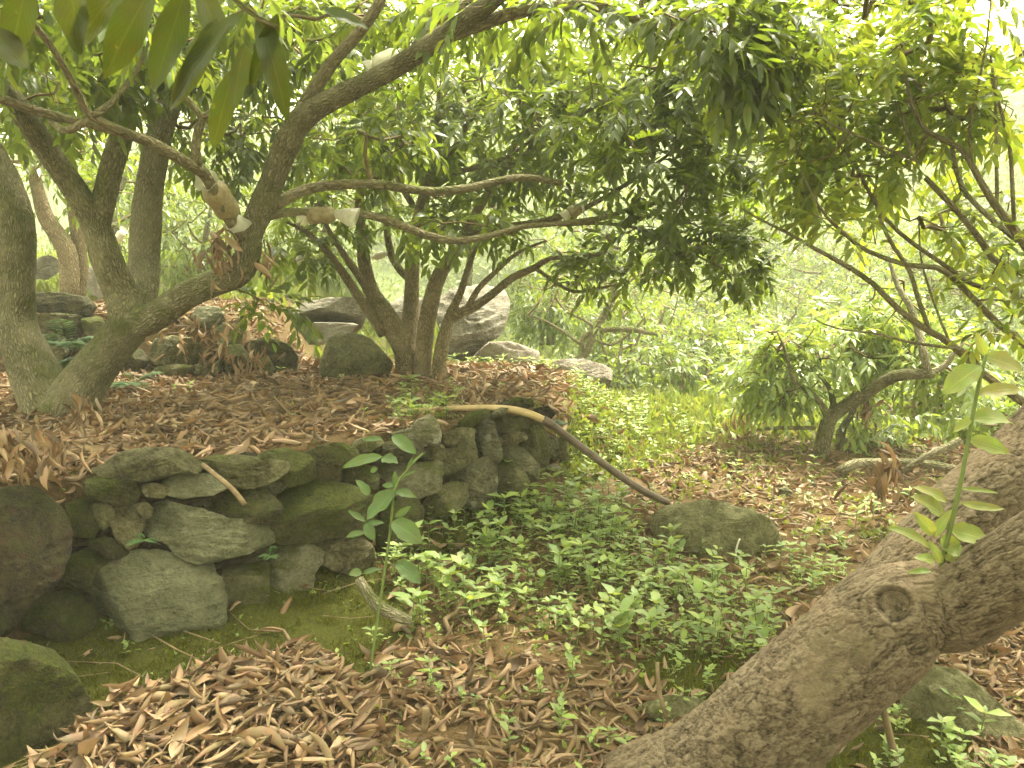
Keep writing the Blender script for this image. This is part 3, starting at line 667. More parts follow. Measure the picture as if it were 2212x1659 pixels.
# the second, tumbledown wall further back on the terrace
L7 = lambda pts: crop(pts, 0, 474)
wall2 = empty('dry_stone_wall', at(460, 790, 6.0))
tag(wall2, 'low tumbledown mossy stone wall behind the forked tree with dry vines over it', 'stone wall')
for k, (poly, mat, Y, th) in enumerate([
    (L7([(960,870),(1000,770),(1100,745),(1220,760),(1300,830),(1330,890),(1260,915),(1000,930)]), ROCK_BOULDER, 5.95, .5),
    (L7([(980,950),(1130,925),(1240,930),(1230,1000),(1040,1000)]), ROCK_WALL, 5.9, .4), (L7([(1250,930),(1400,905),(1410,960),(1380,1015),(1260,1000)]), ROCK_BOULDER, 5.85, .35),
    (L7([(1370,700),(1450,660),(1560,720),(1540,790),(1400,800)]), ROCK_WALL, 6.1, .45), (L7([(1560,800),(1700,760),(1850,800),(1910,880),(1890,990),(1700,980),(1600,880)]), ROCK_MOSSY, 6.1, .5),
    (L7([(1400,810),(1540,800),(1620,900),(1620,1010),(1480,1020),(1400,900)]), ROCK_MOSSY, 6.0, .45), (L7([(1640,900),(1720,870),(1760,960),(1700,1010),(1640,980)]), ROCK_WALL, 5.95, .3),
    (L7([(1260,560),(1400,560),(1440,620),(1400,700),(1300,690),(1230,630)]), ROCK_PALE, 6.3, .4), (L7([(210,470),(400,470),(560,500),(620,560),(560,620),(340,605),(220,595)]), ROCK_MOSSY, 6.2, .5),
    (L7([(220,610),(380,600),(520,615),(540,690),(300,700)]), ROCK_WALL, 6.1, .5), (L7([(180,710),(300,705),(420,760),(440,850),(380,920),(200,880)]), ROCK_WALL, 6.0, .5),
    (L7([(520,640),(640,620),(700,700),(690,800),(560,780)]), ROCK_MOSSY, 6.1, .4), (L7([(600,810),(760,800),(900,830),(960,900),(900,990),(700,980),(600,920)]), ROCK_MOSSY, 5.95, .45),
    (L7([(0,640),(120,620),(200,700),(190,860),(60,900),(-60,820)]), ROCK_MOSSY, 6.05, .5)]):
    rock('stone', poly, Y, th, mat, 400 + k, wall2, 6, .07)
boulder('rock_outcrop', 'pale sunlit rock seen past the leaning left trunk', L7([(215,260),(330,235),(395,270),(385,335),(300,385),(215,375)]), 8.2, .8, ROCK_OUT, 330, 'rock', facets=5)
boulder('rock_outcrop', 'pale pink rock behind the forked trunk', L7([(560,300),(640,330),(690,430),(660,500),(580,480),(540,400)]), 8.0, .8, ROCK_PINK, 331, 'rock', facets=5)
boulder('small_stone', 'grey stone in bright grass seen through the fork of the tree', L7([(985,440),(1040,415),(1090,455),(1080,500),(1000,505)]), 8.6, .4, ROCK_PINK, 332, 'stone', facets=4)

# ------------------------------------------------------------------ leaves
LEAF8 = np.array([(0, 0, 0), (.30, -.82, 0), (.30, 0, 0), (.30, .82, 0), (.66, -.80, 0), (.66, 0, 0), (.66, .80, 0), (1, 0, 0)], float)
LEAF8_F = np.array([(0,1,2),(0,2,3),(1,4,5),(1,5,2),(2,5,6),(2,6,3),(4,7,5),(5,7,6)])
LEAF4 = np.array([(0, 0, 0), (.45, -.9, 0), (.42, 0, 0), (.45, .9, 0), (1, 0, 0)], float)
LEAF4_F = np.array([(0,1,2),(0,2,3),(1,4,2),(2,4,3)])

def leaf_arrays(pos, d, up, L, W, droop=0.18, fold=0.35, simple=False, rg=rng):
    T, TF = (LEAF4, LEAF4_F) if simple else (LEAF8, LEAF8_F)
    pos, d, up = map(np.asarray, (pos, d, up)); N = len(pos)
    d = norm(d); s = norm(np.cross(d, up)); u = np.cross(s, d)
    L = np.broadcast_to(L, N)[:, None, None]; W = np.broadcast_to(W, N)[:, None, None]
    dr = np.broadcast_to(droop, N)[:, None, None]; fo = np.broadcast_to(fold, N)[:, None, None]
    t = T[None, :, 0:1]; q = T[None, :, 1:2]
    wave = rg.normal(0, 0.035, (N, len(T), 1)) * (T[None, :, 0:1] > 0)
    V = pos[:, None] + d[:, None] * (t * L) + s[:, None] * (q * W * .5) + u[:, None] * (-dr * t * t * L + fo * np.abs(q) * W * .5 + wave * L)
    F = TF[None] + (np.arange(N) * len(T))[:, None, None]
    return V.reshape(-1, 3), F.reshape(-1, 3)

def spray(c, ax, rg, n=9, L=0.12, W=0.038, length=0.2, droop=0.5):
    """one compound leaf: leaflets in alternate pairs along a drooping axis"""
    ax = norm(ax); side = norm(np.cross(ax, (0, 0, 1.0)) + 1e-6); upv = np.cross(side, ax)
    t = np.linspace(0.15, 1, n) * length
    p = c + ax * t[:, None] + np.array((0, 0, -1.0)) * (t ** 2 * 1.2)[:, None]
    sg = np.where(np.arange(n) % 2 == 0, 1.0, -1.0)[:, None]
    d = ax * rg.uniform(.45, .9, (n, 1)) + side * sg * rg.uniform(.5, .95, (n, 1)) + np.array((0, 0, -1.0)) * (droop * rg.uniform(.4, 1.3, (n, 1))) + rg.normal(0, .12, (n, 3))
    d[-1] = ax + np.array((0, 0, -droop))
    up = upv + rg.normal(0, .35, (n, 3)) + np.array((0, 0, .6))
    return p, d, up, L * rg.uniform(.7, 1.15, n), W * rg.uniform(.8, 1.2, n)

def big_leaf(a, b, W, k, rg, mat, origin):
    """one large leaf from stalk a to tip b: pointed oval, cupped, wavy margin"""
    d = b - a; L = np.linalg.norm(d); n = 13; t = np.linspace(0, 1, n)
    wv = np.sin(np.pi * t ** .82) ** .72; wv[0] = .05; wv[-1] = .02
    view = norm(CAM - a) * .75 + np.array((rg.normal(0, .35), 0, .5)); side = norm(np.cross(d, view)); nr = norm(np.cross(side, d))
    bend = rg.uniform(-.25, .55) * L; tw = rg.normal(0, .5); V, UV = [], []
    for i in range(n):
        c = a + d * t[i] - nr * bend * (t[i] - .35) ** 2; an = tw * (t[i] - .3); sd2 = side * math.cos(an) + nr * math.sin(an); nr2 = nr * math.cos(an) - side * math.sin(an)
        for s_ in (-1, -.66, -.33, 0, .33, .66, 1):
            wav = .05 * W * math.sin(t[i] * 16 + s_ * 2 + k) * abs(s_)
            V.append(c + sd2 * s_ * W * .5 * wv[i] * (1 + rg.normal(0, .03)) + nr2 * (s_ * s_ * W * .16 * wv[i] + wav)); UV.append((s_ * .5 + .5, t[i]))
    F = []
    for i in range(n - 1):
        for j in range(6): p = i * 7 + j; F += [(p, p + 1, p + 8), (p, p + 8, p + 7)]
    return mesh_arrays('leaf', np.array(V) - origin, np.array(F), True, np.array(UV), [mat])

LEAF_MESHES = {}
def leaf_mesh(mat, k):
    """a few shared single leaves, unit length"""
    key = (mat.name, k)
    if key not in LEAF_MESHES:
        rg = np.random.default_rng(900 + k)
        v, f = leaf_arrays(np.zeros((1, 3)), [(1, 0, 0)], [(0, 0, 1)], 1.0, rg.uniform(.28, .36), rg.uniform(.08, .35), rg.uniform(.2, .5), rg=rg)
        LEAF_MESHES[key] = mesh_arrays('leaf', v, f, True, mats=[mat])
    return LEAF_MESHES[key]

def leaf_object(p, d, up, L, mat, k, parent, name='leaf'):
    o = bpy.data.objects.new(name, leaf_mesh(mat, k)); COL.objects.link(o)
    x = norm(d); y = norm(np.cross(up, x)); z = np.cross(x, y)
    from mathutils import Matrix
    m = Matrix(((x[0], y[0], z[0]), (x[1], y[1], z[1]), (x[2], y[2], z[2])))
    pl = Vector(parent.location)
    o.parent = parent; o.location = Vector(p) - pl; o.rotation_euler = m.to_euler(); o.scale = (L, L, L)
    return o

def crown(parent, centers, skeleton, seed, mat=LEAF_DARK, young=0.12, L=0.12, W=0.038, n=9, simple=False, pieces=0, droop=0.5, twig_r=0.0022, root=None, maxlink=1.2):
    """leaf sprays at the given centres, joined to the limbs by twigs"""
    rg = np.random.default_rng(seed); centers = np.asarray(centers)
    origin = np.asarray(parent.location)
    nodes = np.asarray(skeleton, float); ns = len(nodes)
    dist = np.array([np.min(np.sum((nodes - c) ** 2, 1)) for c in centers]); order = np.argsort(dist)
    centers = centers[order]; allp = np.vstack([nodes, centers]); par = np.zeros(len(centers), int)
    for i in range(len(centers)):
        dd = np.sum((allp[:ns + i] - centers[i]) ** 2, 1); par[i] = int(np.argmin(dd))
    cnt = np.ones(len(centers))
    for i in range(len(centers) - 1, -1, -1):
        if par[i] >= ns: cnt[par[i] - ns] += cnt[i]
    tb = Buf(); P, D, U, LL, WW, Y = [], [], [], [], [], []
    for i, c in enumerate(centers):
        a = allp[par[i]]; v = c - a; ln = np.linalg.norm(v)
        if ln > maxlink: a = c - v / ln * 0.25; v = c - a; ln = 0.25
        if ln > 0.02:
            mid = (a + c) / 2 + rg.normal(0, 0.08, 3) * ln + np.array((0, 0, -.05)) * ln
            r1 = twig_r * min(cnt[i], 40) ** 0.42
            tb.add(*tube(np.array([a, mid, c]), [r1 * 1.25, r1, r1 * .85], 4, cap=False))
        for q in range(2 if n > 6 else 1):
            ax = norm(norm(v) * .7 + rg.normal(0, .6, 3) + np.array((0, 0, -.15)))
            p_, d_, u_, l_, w_ = spray(c, ax, rg, max(4, int(n * rg.uniform(.7, 1.1))), L, W, L * 1.7, droop)
            yg = rg.random() < young
            if yg: d_ = d_ + np.array((0, 0, .45)); l_ = l_ * .8
            P.append(p_); D.append(d_); U.append(u_); LL.append(l_); WW.append(w_); Y.append(np.full(len(p_), yg))
    P, D, U = map(np.concatenate, (P, D, U)); LL, WW, Y = map(np.concatenate, (LL, WW, Y))
    if len(tb.v):
        o = obj('twigs', tb.mesh('twigs', [TWIG], True, origin), parent); tag(o, kind='stuff')
    keep = np.ones(len(P), bool)
    if pieces:
        px, py = proj(P); dd = np.linalg.norm(P - CAM, axis=1)
        ok = np.where((px > 10) & (px < 2200) & (py > 10) & (py < 1650))[0]
        pick = ok[np.argsort(dd[ok])[:pieces]]
        for q, i in enumerate(pick):
            leaf_object(P[i], D[i], U[i], LL[i] * 1.05, LEAF_YOUNG if Y[i] else mat, q % 5, parent)
        keep[pick] = False
    P, D, U, LL, WW, Y = (z[keep] for z in (P, D, U, LL, WW, Y))
    V, F = leaf_arrays(P, D, U, LL, WW, rg.uniform(.05, .35, len(P)), rg.uniform(.15, .5, len(P)), simple, rg)
    mi = np.repeat(Y.astype(int), 4 if simple else 8)
    me = mesh_arrays('crown', V - origin, F, True, mats=[mat, LEAF_YOUNG], mat_idx=mi)
    return tag(obj('crown', me, parent), kind='stuff')

def blob(specs, rg, k_=1.0):
    """spray centres: (px, py, Y, half width px, half height px, half depth m, count), thinned by noise so that gaps stay open"""
    out = []
    for px, py, Y, rx, ry, rY, n in specs:
        k = 0; n = int(n * k_)
        while k < n:
            q = rg.uniform(-1, 1, 3)
            if q @ q > 1: continue
            p = at(px + q[0] * rx, py + q[1] * ry, Y + q[2] * rY)
            if fbm(p * 1.9 + Y, 2) < -0.08 and rg.random() < 0.9: continue
            out.append(p); k += 1
    return np.array(out)

def limb(parent, pts, mat, seed, name='branch', sides=10, rough=.10, step=0.06, ridge=0.0, origin=None):
    """pts: (px, py, Y, radius px)"""
    W = np.array([np.append(at(a, b, Y), r / FPX * depth_at(a, b, Y)) for a, b, Y, r in pts])
    S = catmull(W, step)
    if ridge == 0.0: S[:, :3] += 0.35 * np.stack([fbm(S[:, :3] * 4 + seed + k * 9, 2) for k in range(3)], -1) * np.minimum(S[:, 3:4], .02)
    V, F, uv = tube(S[:, :3], np.maximum(S[:, 3], .0015), sides, rough, 6, seed, True, ridge)
    o = obj(name, mesh_arrays(name, V - np.asarray(parent.location), F, True, uv, [mat]), parent)
    return S[:, :3]

# ------------------------------------------------------------------ tree A: forked tree on the terrace
tA = empty('fruit_tree', at(125, 890, 4.4)); tag(tA, 'forked mossy fruit tree on the terrace with leaning trunks and a long limb arching overhead', 'tree')
skA = []
def la(pts, name='branch', mat=BARK_A, sides=14, **k): skA.append(limb(tA, pts, mat, 20 + len(skA) * 3.1, name, sides, **k))
la([(135,960,4.35,80),(110,885,4.4,60),(66,785,4.45,48),(36,690,4.5,39),(34,570,4.5,38),(34,480,4.5,37),(5,390,4.5,34),(-40,300,4.5,30),(-80,200,4.4,26)], 'trunk', sides=28, step=.03, ridge=.05)
la([(115,955,4.3,76),(148,885,4.35,58),(195,808,4.35,48),(250,740,4.35,44),(288,690,4.35,43)], 'trunk', sides=28, step=.03, ridge=.05)
la([(285,700,4.35,42),(264,640,4.35,37),(230,560,4.3,33),(208,490,4.3,29),(165,415,4.25,27),(120,350,4.2,26),(75,285,4.1,25),(35,225,4.0,24),(-30,140,3.9,20)], sides=24, step=.03, ridge=.05)
la([(210,490,4.3,25),(226,420,4.3,24),(246,345,4.3,25),(262,295,4.35,24),(268,230,4.4,22),(288,165,4.5,20),(320,90,4.6,17),(350,-20,4.6,14)], sides=18, ridge=.05)
la([(287,700,4.4,34),(305,640,4.6,33),(312,560,4.75,32),(318,450,4.8,31),(332,350,4.8,28),(348,280,4.8,26),(378,195,4.8,23),(412,115,4.8,20),(445,30,4.8,17),(470,-60,4.8,14)], mat=BARK_A2, sides=20, ridge=.04)
la([(285,697,4.35,38),(332,685,4.3,32),(400,640,4.2,30),(462,612,4.15,29),(513,590,4.1,29),(536,548,4.1,28),(541,505,4.1,27),(562,455,4.1,28),(592,380,4.05,26),(620,312,4.0,28),(648,262,3.95,27),(705,222,3.9,24),(790,180,3.8,22),(880,130,3.7,22),(960,75,3.6,22),(1040,20,3.5,20),(1100,-30,3.4,18)], sides=24, step=.03, ridge=.045)
la([(955,82,3.6,15),(1050,48,3.55,15),(1140,22,3.5,13),(1230,13,3.5,12),(1310,16,3.5,11),(1380,45,3.5,10),(1450,56,3.5,9),(1510,62,3.5,7),(1580,75,3.5,5)], mat=BARK_D)
la([(1375,42,3.5,7),(1388,0,3.5,6),(1400,-40,3.5,5)], mat=BARK_D)
la([(895,105,3.75,11),(940,50,3.8,10),(1010,0,3.9,9),(1050,-40,4,8)], mat=BARK_D)
la([(640,262,3.95,17),(672,205,3.95,15),(722,132,3.9,14),(770,80,3.85,13),(815,15,3.8,12),(835,-30,3.8,11)], mat=BARK_D, sides=14)
la([(552,470,4.1,14),(600,440,4.15,13),(645,415,4.2,12),(700,402,4.25,11),(800,398,4.35,10),(870,406,4.4,10),(940,413,4.5,9),(1020,405,4.55,9),(1080,390,4.6,8),(1140,384,4.65,8),(1215,396,4.7,6)], mat=BARK_D)
la([(556,472,4.1,12),(605,460,4.15,10),(655,458,4.2,9),(700,462,4.25,9),(780,461,4.3,9),(850,480,4.35,9),(920,508,4.4,9),(990,521,4.45,8),(1060,509,4.5,7),(1130,490,4.55,6),(1200,484,4.6,5),(1290,470,4.7,4)], mat=BARK_D)
la([(532,520,4.1,20),(505,484,4.0,15),(478,440,3.9,13),(448,385,3.8,12),(432,366,3.7,14),(400,350,3.6,13),(335,312,3.45,12),(270,286,3.3,11),(195,250,3.2,9),(175,215,3.15,8),(140,150,3.05,7),(100,85,2.95,6.5),(40,10,2.8,6),(0,-40,2.7,5)], mat=BARK_D, sides=14)
la([(200,250,3.2,8),(240,222,3.25,7),(275,180,3.3,6),(300,140,3.35,6),(320,90,3.4,4)], mat=BARK_D)
la([(330,308,3.45,11),(250,285,3.4,10),(190,268,3.35,9),(120,252,3.3,10),(50,230,3.2,10),(-20,205,3.1,10)], mat=BARK_D)
la([(190,255,3.2,8),(165,275,3.2,8),(135,280,3.25,8),(110,262,3.3,6)], mat=BARK_D)
la([(424,360,3.65,11),(422,320,3.65,10),(430,275,3.65,9),(436,255,3.65,8),(405,214,3.65,7),(380,180,3.65,5)], mat=BARK_D)
la([(434,258,3.65,7),(470,232,3.65,7),(495,210,3.65,6),(520,170,3.7,4)], mat=BARK_D)
la([(1100,-30,3.4,18),(1200,-160,3.2,15),(1350,-330,3.0,12),(1500,-560,2.8,9)], mat=BARK_D)
la([(470,-60,4.8,14),(560,-200,4.6,12),(700,-420,4.2,9)], mat=BARK_D)
la([(-80,200,4.4,26),(-150,0,4.2,20),(-120,-250,3.8,15),(0,-520,3.2,10)], mat=BARK_D)
skA_all = np.vstack([s[::3] for s in skA])
rgA = np.random.default_rng(31)
cA = blob([(120,110,4.6,330,160,1.3,120),(520,70,5.0,300,110,1.2,90),(250,10,3.4,420,90,.8,40),(760,40,4.8,260,90,1.0,60),
           (760,290,4.9,190,110,.6,34),(500,300,5.2,160,110,.6,30),(1180,10,4.0,330,60,.8,40),(1640,90,3.4,100,120,.3,46),(1560,20,3.6,180,60,.5,24),
           (590,650,4.6,50,40,.25,5),(980,490,4.6,220,40,.3,9),(60,200,5.4,160,120,.8,40)], rgA, 1.6)
# unseen part of the crown, added over the photographer's head to shade the foreground
over = []
while len(over) < 420:
    q = rgA.uniform(-1, 1, 3)
    if q[0] ** 2 + q[1] ** 2 + q[2] ** 2 > 1: continue
    p = np.array((-1.6 + 3.6 * q[0], 2.3 + 2.6 * q[1], 3.75 + .55 * q[2]))
    x_, y_ = proj(p[None])
    if p[1] > .3 and y_[0] > -10 and -20 < x_[0] < 2230: continue
    over.append(p)
crown(tA, np.vstack([cA, np.array(over)]), skA_all, 41, LEAF_DARK, .20, .098, .033, 10, pieces=260)

# big blurred leaves hanging close to the camera
twig = limb(tA, [(330,-300,1.3,12),(430,-120,1.2,9),(520,10,1.15,7),(600,60,1.15,5)], BARK_D, 3.3, 'branch')
for k, (x0, y0, Y, x1, y1, wpx) in enumerate([(520,20,1.18,342,232,62),(560,30,1.15,625,262,70),(530,90,1.16,500,235,55),(470,40,1.2,372,238,58),(600,30,1.15,540,190,50),
        (330,-30,1.12,215,175,90),(400,-20,1.15,330,200,80),(430,-40,1.2,480,120,70),(300,-60,1.2,130,110,80),(60,-40,1.2,20,130,80),(150,-60,1.2,170,120,90),(-20,60,1.2,60,150,70),(700,20,1.2,800,60,40),(505,150,1.25,455,330,60)]):
    a, b = at(x0, y0, Y), at(x1, y1, Y + .03)
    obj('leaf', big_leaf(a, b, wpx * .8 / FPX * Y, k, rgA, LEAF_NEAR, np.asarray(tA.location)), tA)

# ------------------------------------------------------------------ tree B: many stemmed tree in the middle
tB = empty('fruit_tree', at(890, 812, 6.0)); tag(tB, 'many stemmed fruit tree with orange brown trunks in the middle of the terrace', 'tree')
skB = []
def lb(pts, name='branch', mat=BARK_B, sides=12, **k):
    pts = [(a, b, Y, r * 1.06) for a, b, Y, r in pts]
    skB.append(limb(tB, pts, mat, 120 + len(skB) * 3.7, name, sides, **k))
lb([(884,840,6.0,26),(879,800,6.0,24),(876,757,6.0,25),(853,715,6.0,23),(826,664,6.0,18),(800,626,6.0,16),(786,558,6.0,13),(781,505,6.0,11),(777,460,6.0,10),(780,380,6.0,9),(792,290,6.0,7),(800,200,6,5)], 'trunk', sides=18, step=.04, ridge=.05)
lb([(880,800,6.0,20),(878,752,6.0,20),(887,676,6.05,16),(890,609,6.05,15),(891,555,6.05,15),(898,500,6.05,14),(915,430,6.1,12),(940,350,6.1,11),(945,290,6.1,9),(950,200,6.2,6)], 'trunk', sides=18, step=.04, ridge=.05)
lb([(915,830,5.9,20),(914,775,5.9,18),(921,708,5.9,18),(934,640,5.9,17),(951,590,5.9,15),(975,556,5.9,13),(1005,505,5.9,11),(1040,440,5.9,9),(1085,370,5.9,7),(1120,290,5.9,5)], 'trunk', sides=18, step=.04, ridge=.05)
lb([(948,830,5.85,16),(950,775,5.85,15),(960,727,5.85,14),(974,676,5.85,10),(991,642,5.85,8),(1008,592,5.85,7),(1018,560,5.85,6),(1040,500,5.85,4)], 'trunk', sides=14, ridge=.05)
lb([(830,722,6.0,13),(799,676,5.95,11),(772,636,5.9,10),(745,595,5.85,9),(721,562,5.8,8),(700,535,5.75,7),(660,500,5.7,5),(620,480,5.6,3)])
lb([(796,628,6.0,9),(768,585,5.9,8),(745,551,5.8,7),(715,505,5.7,5),(680,440,5.6,4)])
lb([(896,612,6.05,9),(866,585,6.1,8),(846,551,6.2,8),(836,505,6.2,7),(830,440,6.3,5),(800,370,6.3,3)], mat=BARK_D)
lb([(968,690,5.85,10),(1031,659,5.8,9),(1075,626,5.7,8),(1109,599,5.7,8),(1156,578,5.6,7),(1190,558,5.6,5),(1267,555,5.5,4),(1340,535,5.5,2.5)])
lb([(1012,662,5.8,7),(1031,626,5.8,6),(1075,582,5.8,5),(1120,545,5.8,3.5),(1180,520,5.8,2.5)])
lb([(1155,579,5.6,4),(1200,610,5.5,4),(1240,630,5.5,3.5),(1300,622,5.5,3),(1345,610,5.5,2)], mat=BARK_D)
lb([(955,370,6.1,9),(972,330,6.0,8),(990,300,5.9,8),(1012,265,5.8,6),(1050,210,5.7,4)])
lb([(942,400,6.1,7),(990,372,5.9,6),(1040,360,5.8,5),(1110,330,5.6,4),(1190,270,5.4,3)], mat=BARK_D)
lb([(1000,510,5.9,8),(1080,492,5.7,8),(1160,480,5.5,7),(1230,462,5.3,6),(1300,430,5.2,5),(1380,380,5.1,4),(1450,330,5.0,3)], mat=BARK_D)
lb([(1160,482,5.5,6),(1250,482,5.3,6),(1330,462,5.2,5),(1400,440,5.1,4),(1480,440,5.0,3)], mat=BARK_D)
lb([(1250,482,5.3,4),(1330,485,5.2,3.5),(1400,500,5.1,3),(1480,540,5.0,2.5),(1560,580,5.0,2)], mat=BARK_D)
lb([(1085,370,5.9,6),(1180,300,5.6,5),(1300,220,5.3,4),(1420,150,5.1,3)], mat=BARK_D)
lb([(890,440,6.1,7),(850,370,6.3,6),(820,300,6.5,5),(760,200,6.6,3)], mat=BARK_D)
skB_all = np.vstack([s[::2] for s in skB])
rgB = np.random.default_rng(32)
cB = blob([(1060,230,5.9,260,170,.9,130),(1330,290,5.3,250,180,.8,66),(1430,350,5.1,190,130,.6,28),(1330,130,5.6,260,110,.9,70),(800,230,6.4,190,160,.8,70),
           (1560,540,5.0,80,80,.3,22),(1460,520,5.1,110,60,.4,26),(1290,560,5.4,90,60,.4,14),(700,440,5.9,120,60,.5,20),(1000,460,5.9,170,50,.6,22),(660,540,5.8,80,40,.5,8),(1500,210,5.2,180,120,.7,34),(1600,330,5.2,110,140,.6,20)], rgB, 1.5)
crown(tB, cB, skB_all, 42, LEAF_DARK, .26, .100, .033, 11, pieces=240, droop=.28)

# ------------------------------------------------------------------ tree C: leaning trunk in the foreground
tC = empty('leaning_tree', at(1420, 1730, 2.36)); tag(tC, 'thick leaning tree trunk with flaky bark and a round knot, near right corner', 'tree')
def cells(q, seed):
    """jittered cells: random value of the nearest cell, offset to its centre, distance to the border"""
    i = np.floor(q).astype(int); b1 = np.full(len(q), 9.0); b2 = np.full(len(q), 9.0); val = np.zeros(len(q)); off = np.zeros((len(q), 2))
    for dx in (-1, 0, 1):
        for dy in (-1, 0, 1):
            c = i + (dx, dy); h = np.sin(c[:, 0] * 127.1 + c[:, 1] * 311.7 + seed) * 43758.5453; h -= np.floor(h)
            h2 = np.sin(c[:, 0] * 269.5 + c[:, 1] * 183.3 + seed) * 43758.5453; h2 -= np.floor(h2)
            o = q - (c + np.stack([h, h2], 1)); d = np.hypot(o[:, 0], o[:, 1])
            m = d < b1; b2 = np.where(m, b1, np.minimum(b2, d)); val = np.where(m, (h * 7.3 + h2 * 3.1) % 1.0, val); off = np.where(m[:, None], o, off); b1 = np.where(m, d, b1)
    return val, off, b2 - b1

def flaky_limb(pts, seed, name, knot=None):
    W = np.array([np.append(at(a, b, Y), r / FPX * depth_at(a, b, Y)) for a, b, Y, r in pts])
    S = catmull(W, .0045); sd_ = 260; V, F, uv = tube(S[:, :3], S[:, 3], sd_, .05, 6, seed)
    n = len(S); sides = sd_ + 1
    core = np.repeat(S[:, :3], sides, axis=0); body = V[:n * sides]; dirs = norm(body - core); q = uv[:n * sides]
    per = q[:, 0].max()
    def rnd(k): return round(per * k) / per                                   # whole number of cells round the trunk
    warp = np.stack([fbm(body * 16 + seed, 3), fbm(body * 16 + 31 + seed, 3)], 1)
    flk = np.zeros(len(q)); hgt = np.zeros(len(q))
    for sx, sy, w, amp in ((30, 17, 1.3, .0042), (62, 34, 1.6, .0030), (120, 64, 1.5, .0014)):
        qq = q * np.array((rnd(sx), sy)) + warp * w; v, o, e = cells(qq, seed)
        hgt += amp * (v + .55 * o[:, 1] + .25 * o[:, 0]) - amp * .8 * (1 - sstep(0, .12, e)); flk += .34 * (v * .9 + .4 * o[:, 1]) - .30 * (1 - sstep(0, .16, e))
    smooth = sstep(.05, .35, fbm(body * 4.5 + 9, 3))                           # places where the scales have fallen off
    hgt = hgt * (1 - .6 * smooth) + .010 * fbm(body * 6 + 4, 3); flk = flk * (1 - .4 * smooth) + .14 * smooth
    if knot is not None:
        qx, qy = proj(body); near_ = np.where(np.hypot(qx - knot[0], qy - knot[1]) < 7)[0]; kv_ = near_[np.argmin(np.linalg.norm(body[near_] - CAM, axis=1))]
        kp0, kn0 = body[kv_], dirs[kv_]; rel = body - kp0; al_ = rel @ kn0; rr = np.linalg.norm(rel - al_[:, None] * kn0, axis=1) * (1 + .16 * fbm(body * 22 + 2, 2)); fr = (al_ > -.09)
        hgt = hgt + fr * (.016 * np.exp(-(rr / .085) ** 2) + .011 * np.exp(-((rr - .052) / .011) ** 2) - .020 * sstep(.046, .034, rr))
        flk = flk + fr * (.12 * np.exp(-((rr - .052) / .012) ** 2) - .34 * np.exp(-((rr - .040) / .007) ** 2))
        knot += [kp0, kn0]
    body = body + dirs * hgt[:, None]
    Vg = body.reshape(n, sides, 3); Vg[:, -1] = Vg[:, 0]; V[:n * sides] = Vg.reshape(-1, 3)
    fl = np.concatenate([np.clip((flk - .2) * 1.6 + .44, 0, 1), [0, 0]])
    return obj(name, mesh_arrays(name, V - np.asarray(tC.location), F, True, uv, [BARK_C], attr={'flake': fl}), tC), S
KNOT = [1932, 1300]
trunkC, _ = flaky_limb([(1270,1860,2.42,150),(1400,1745,2.38,128),(1500,1690,2.36,118),(1590,1628,2.34,116),(1742,1495,2.30,118),(1870,1385,2.27,118),(1930,1335,2.26,112),(1990,1310,2.25,98),(2060,1304,2.22,92),(2140,1262,2.15,90),(2215,1216,2.10,88),(2330,1140,2.05,84),(2450,1040,2.0,78)], 5.0, 'trunk', KNOT)
flaky_limb([(1860,1400,2.32,95),(1905,1320,2.35,92),(1960,1250,2.38,86),(2050,1148,2.45,82),(2145,1055,2.5,80),(2230,975,2.55,76),(2340,850,2.6,70),(2450,680,2.65,62)], 6.0, 'branch')
# knot: raised ring with a sunk heart
kp, kn = KNOT[2], KNOT[3]; ku = norm(np.cross((0, 0, 1.0), kn)); kv = np.cross(kn, ku); th = np.linspace(0, 2 * np.pi, 49)
prof = np.linspace(.043, .0005, 16); kvts = []
for r_ in prof:
    ring = ku * np.cos(th)[:, None] + kv * np.sin(th)[:, None]; p_ = kp + ring * r_
    hh_ = .0015 + .0022 * np.sin(r_ * 900) * (.5 + .5 * fbm(p_ * 30, 2)) + .006 * fbm(p_ * 55, 4) - .006 * sstep(.037, .043, np.full(49, r_)); hh_[-1] = hh_[0]
    kvts.append(p_ + kn * hh_[:, None])
kV = np.concatenate(kvts); m_ = len(th)
ii = (np.arange(len(prof) - 1)[:, None] * m_ + np.arange(m_ - 1)[None]).ravel()
kF = np.concatenate([np.stack([ii, ii + m_, ii + m_ + 1], 1), np.stack([ii, ii + m_ + 1, ii + 1], 1)])
kuv = np.stack([(kV - kp) @ ku, (kV - kp) @ kv], 1)
tag(obj('knot', mesh_arrays('knot', kV - np.asarray(tC.location), kF, True, kuv, [BARK_C], attr={'flake': np.clip(.26 + .2 * np.sin(np.repeat(prof, m_) * 900) + .8 * fbm(kV * 80, 4), 0, 1)}), trunkC), 'round healed branch scar')
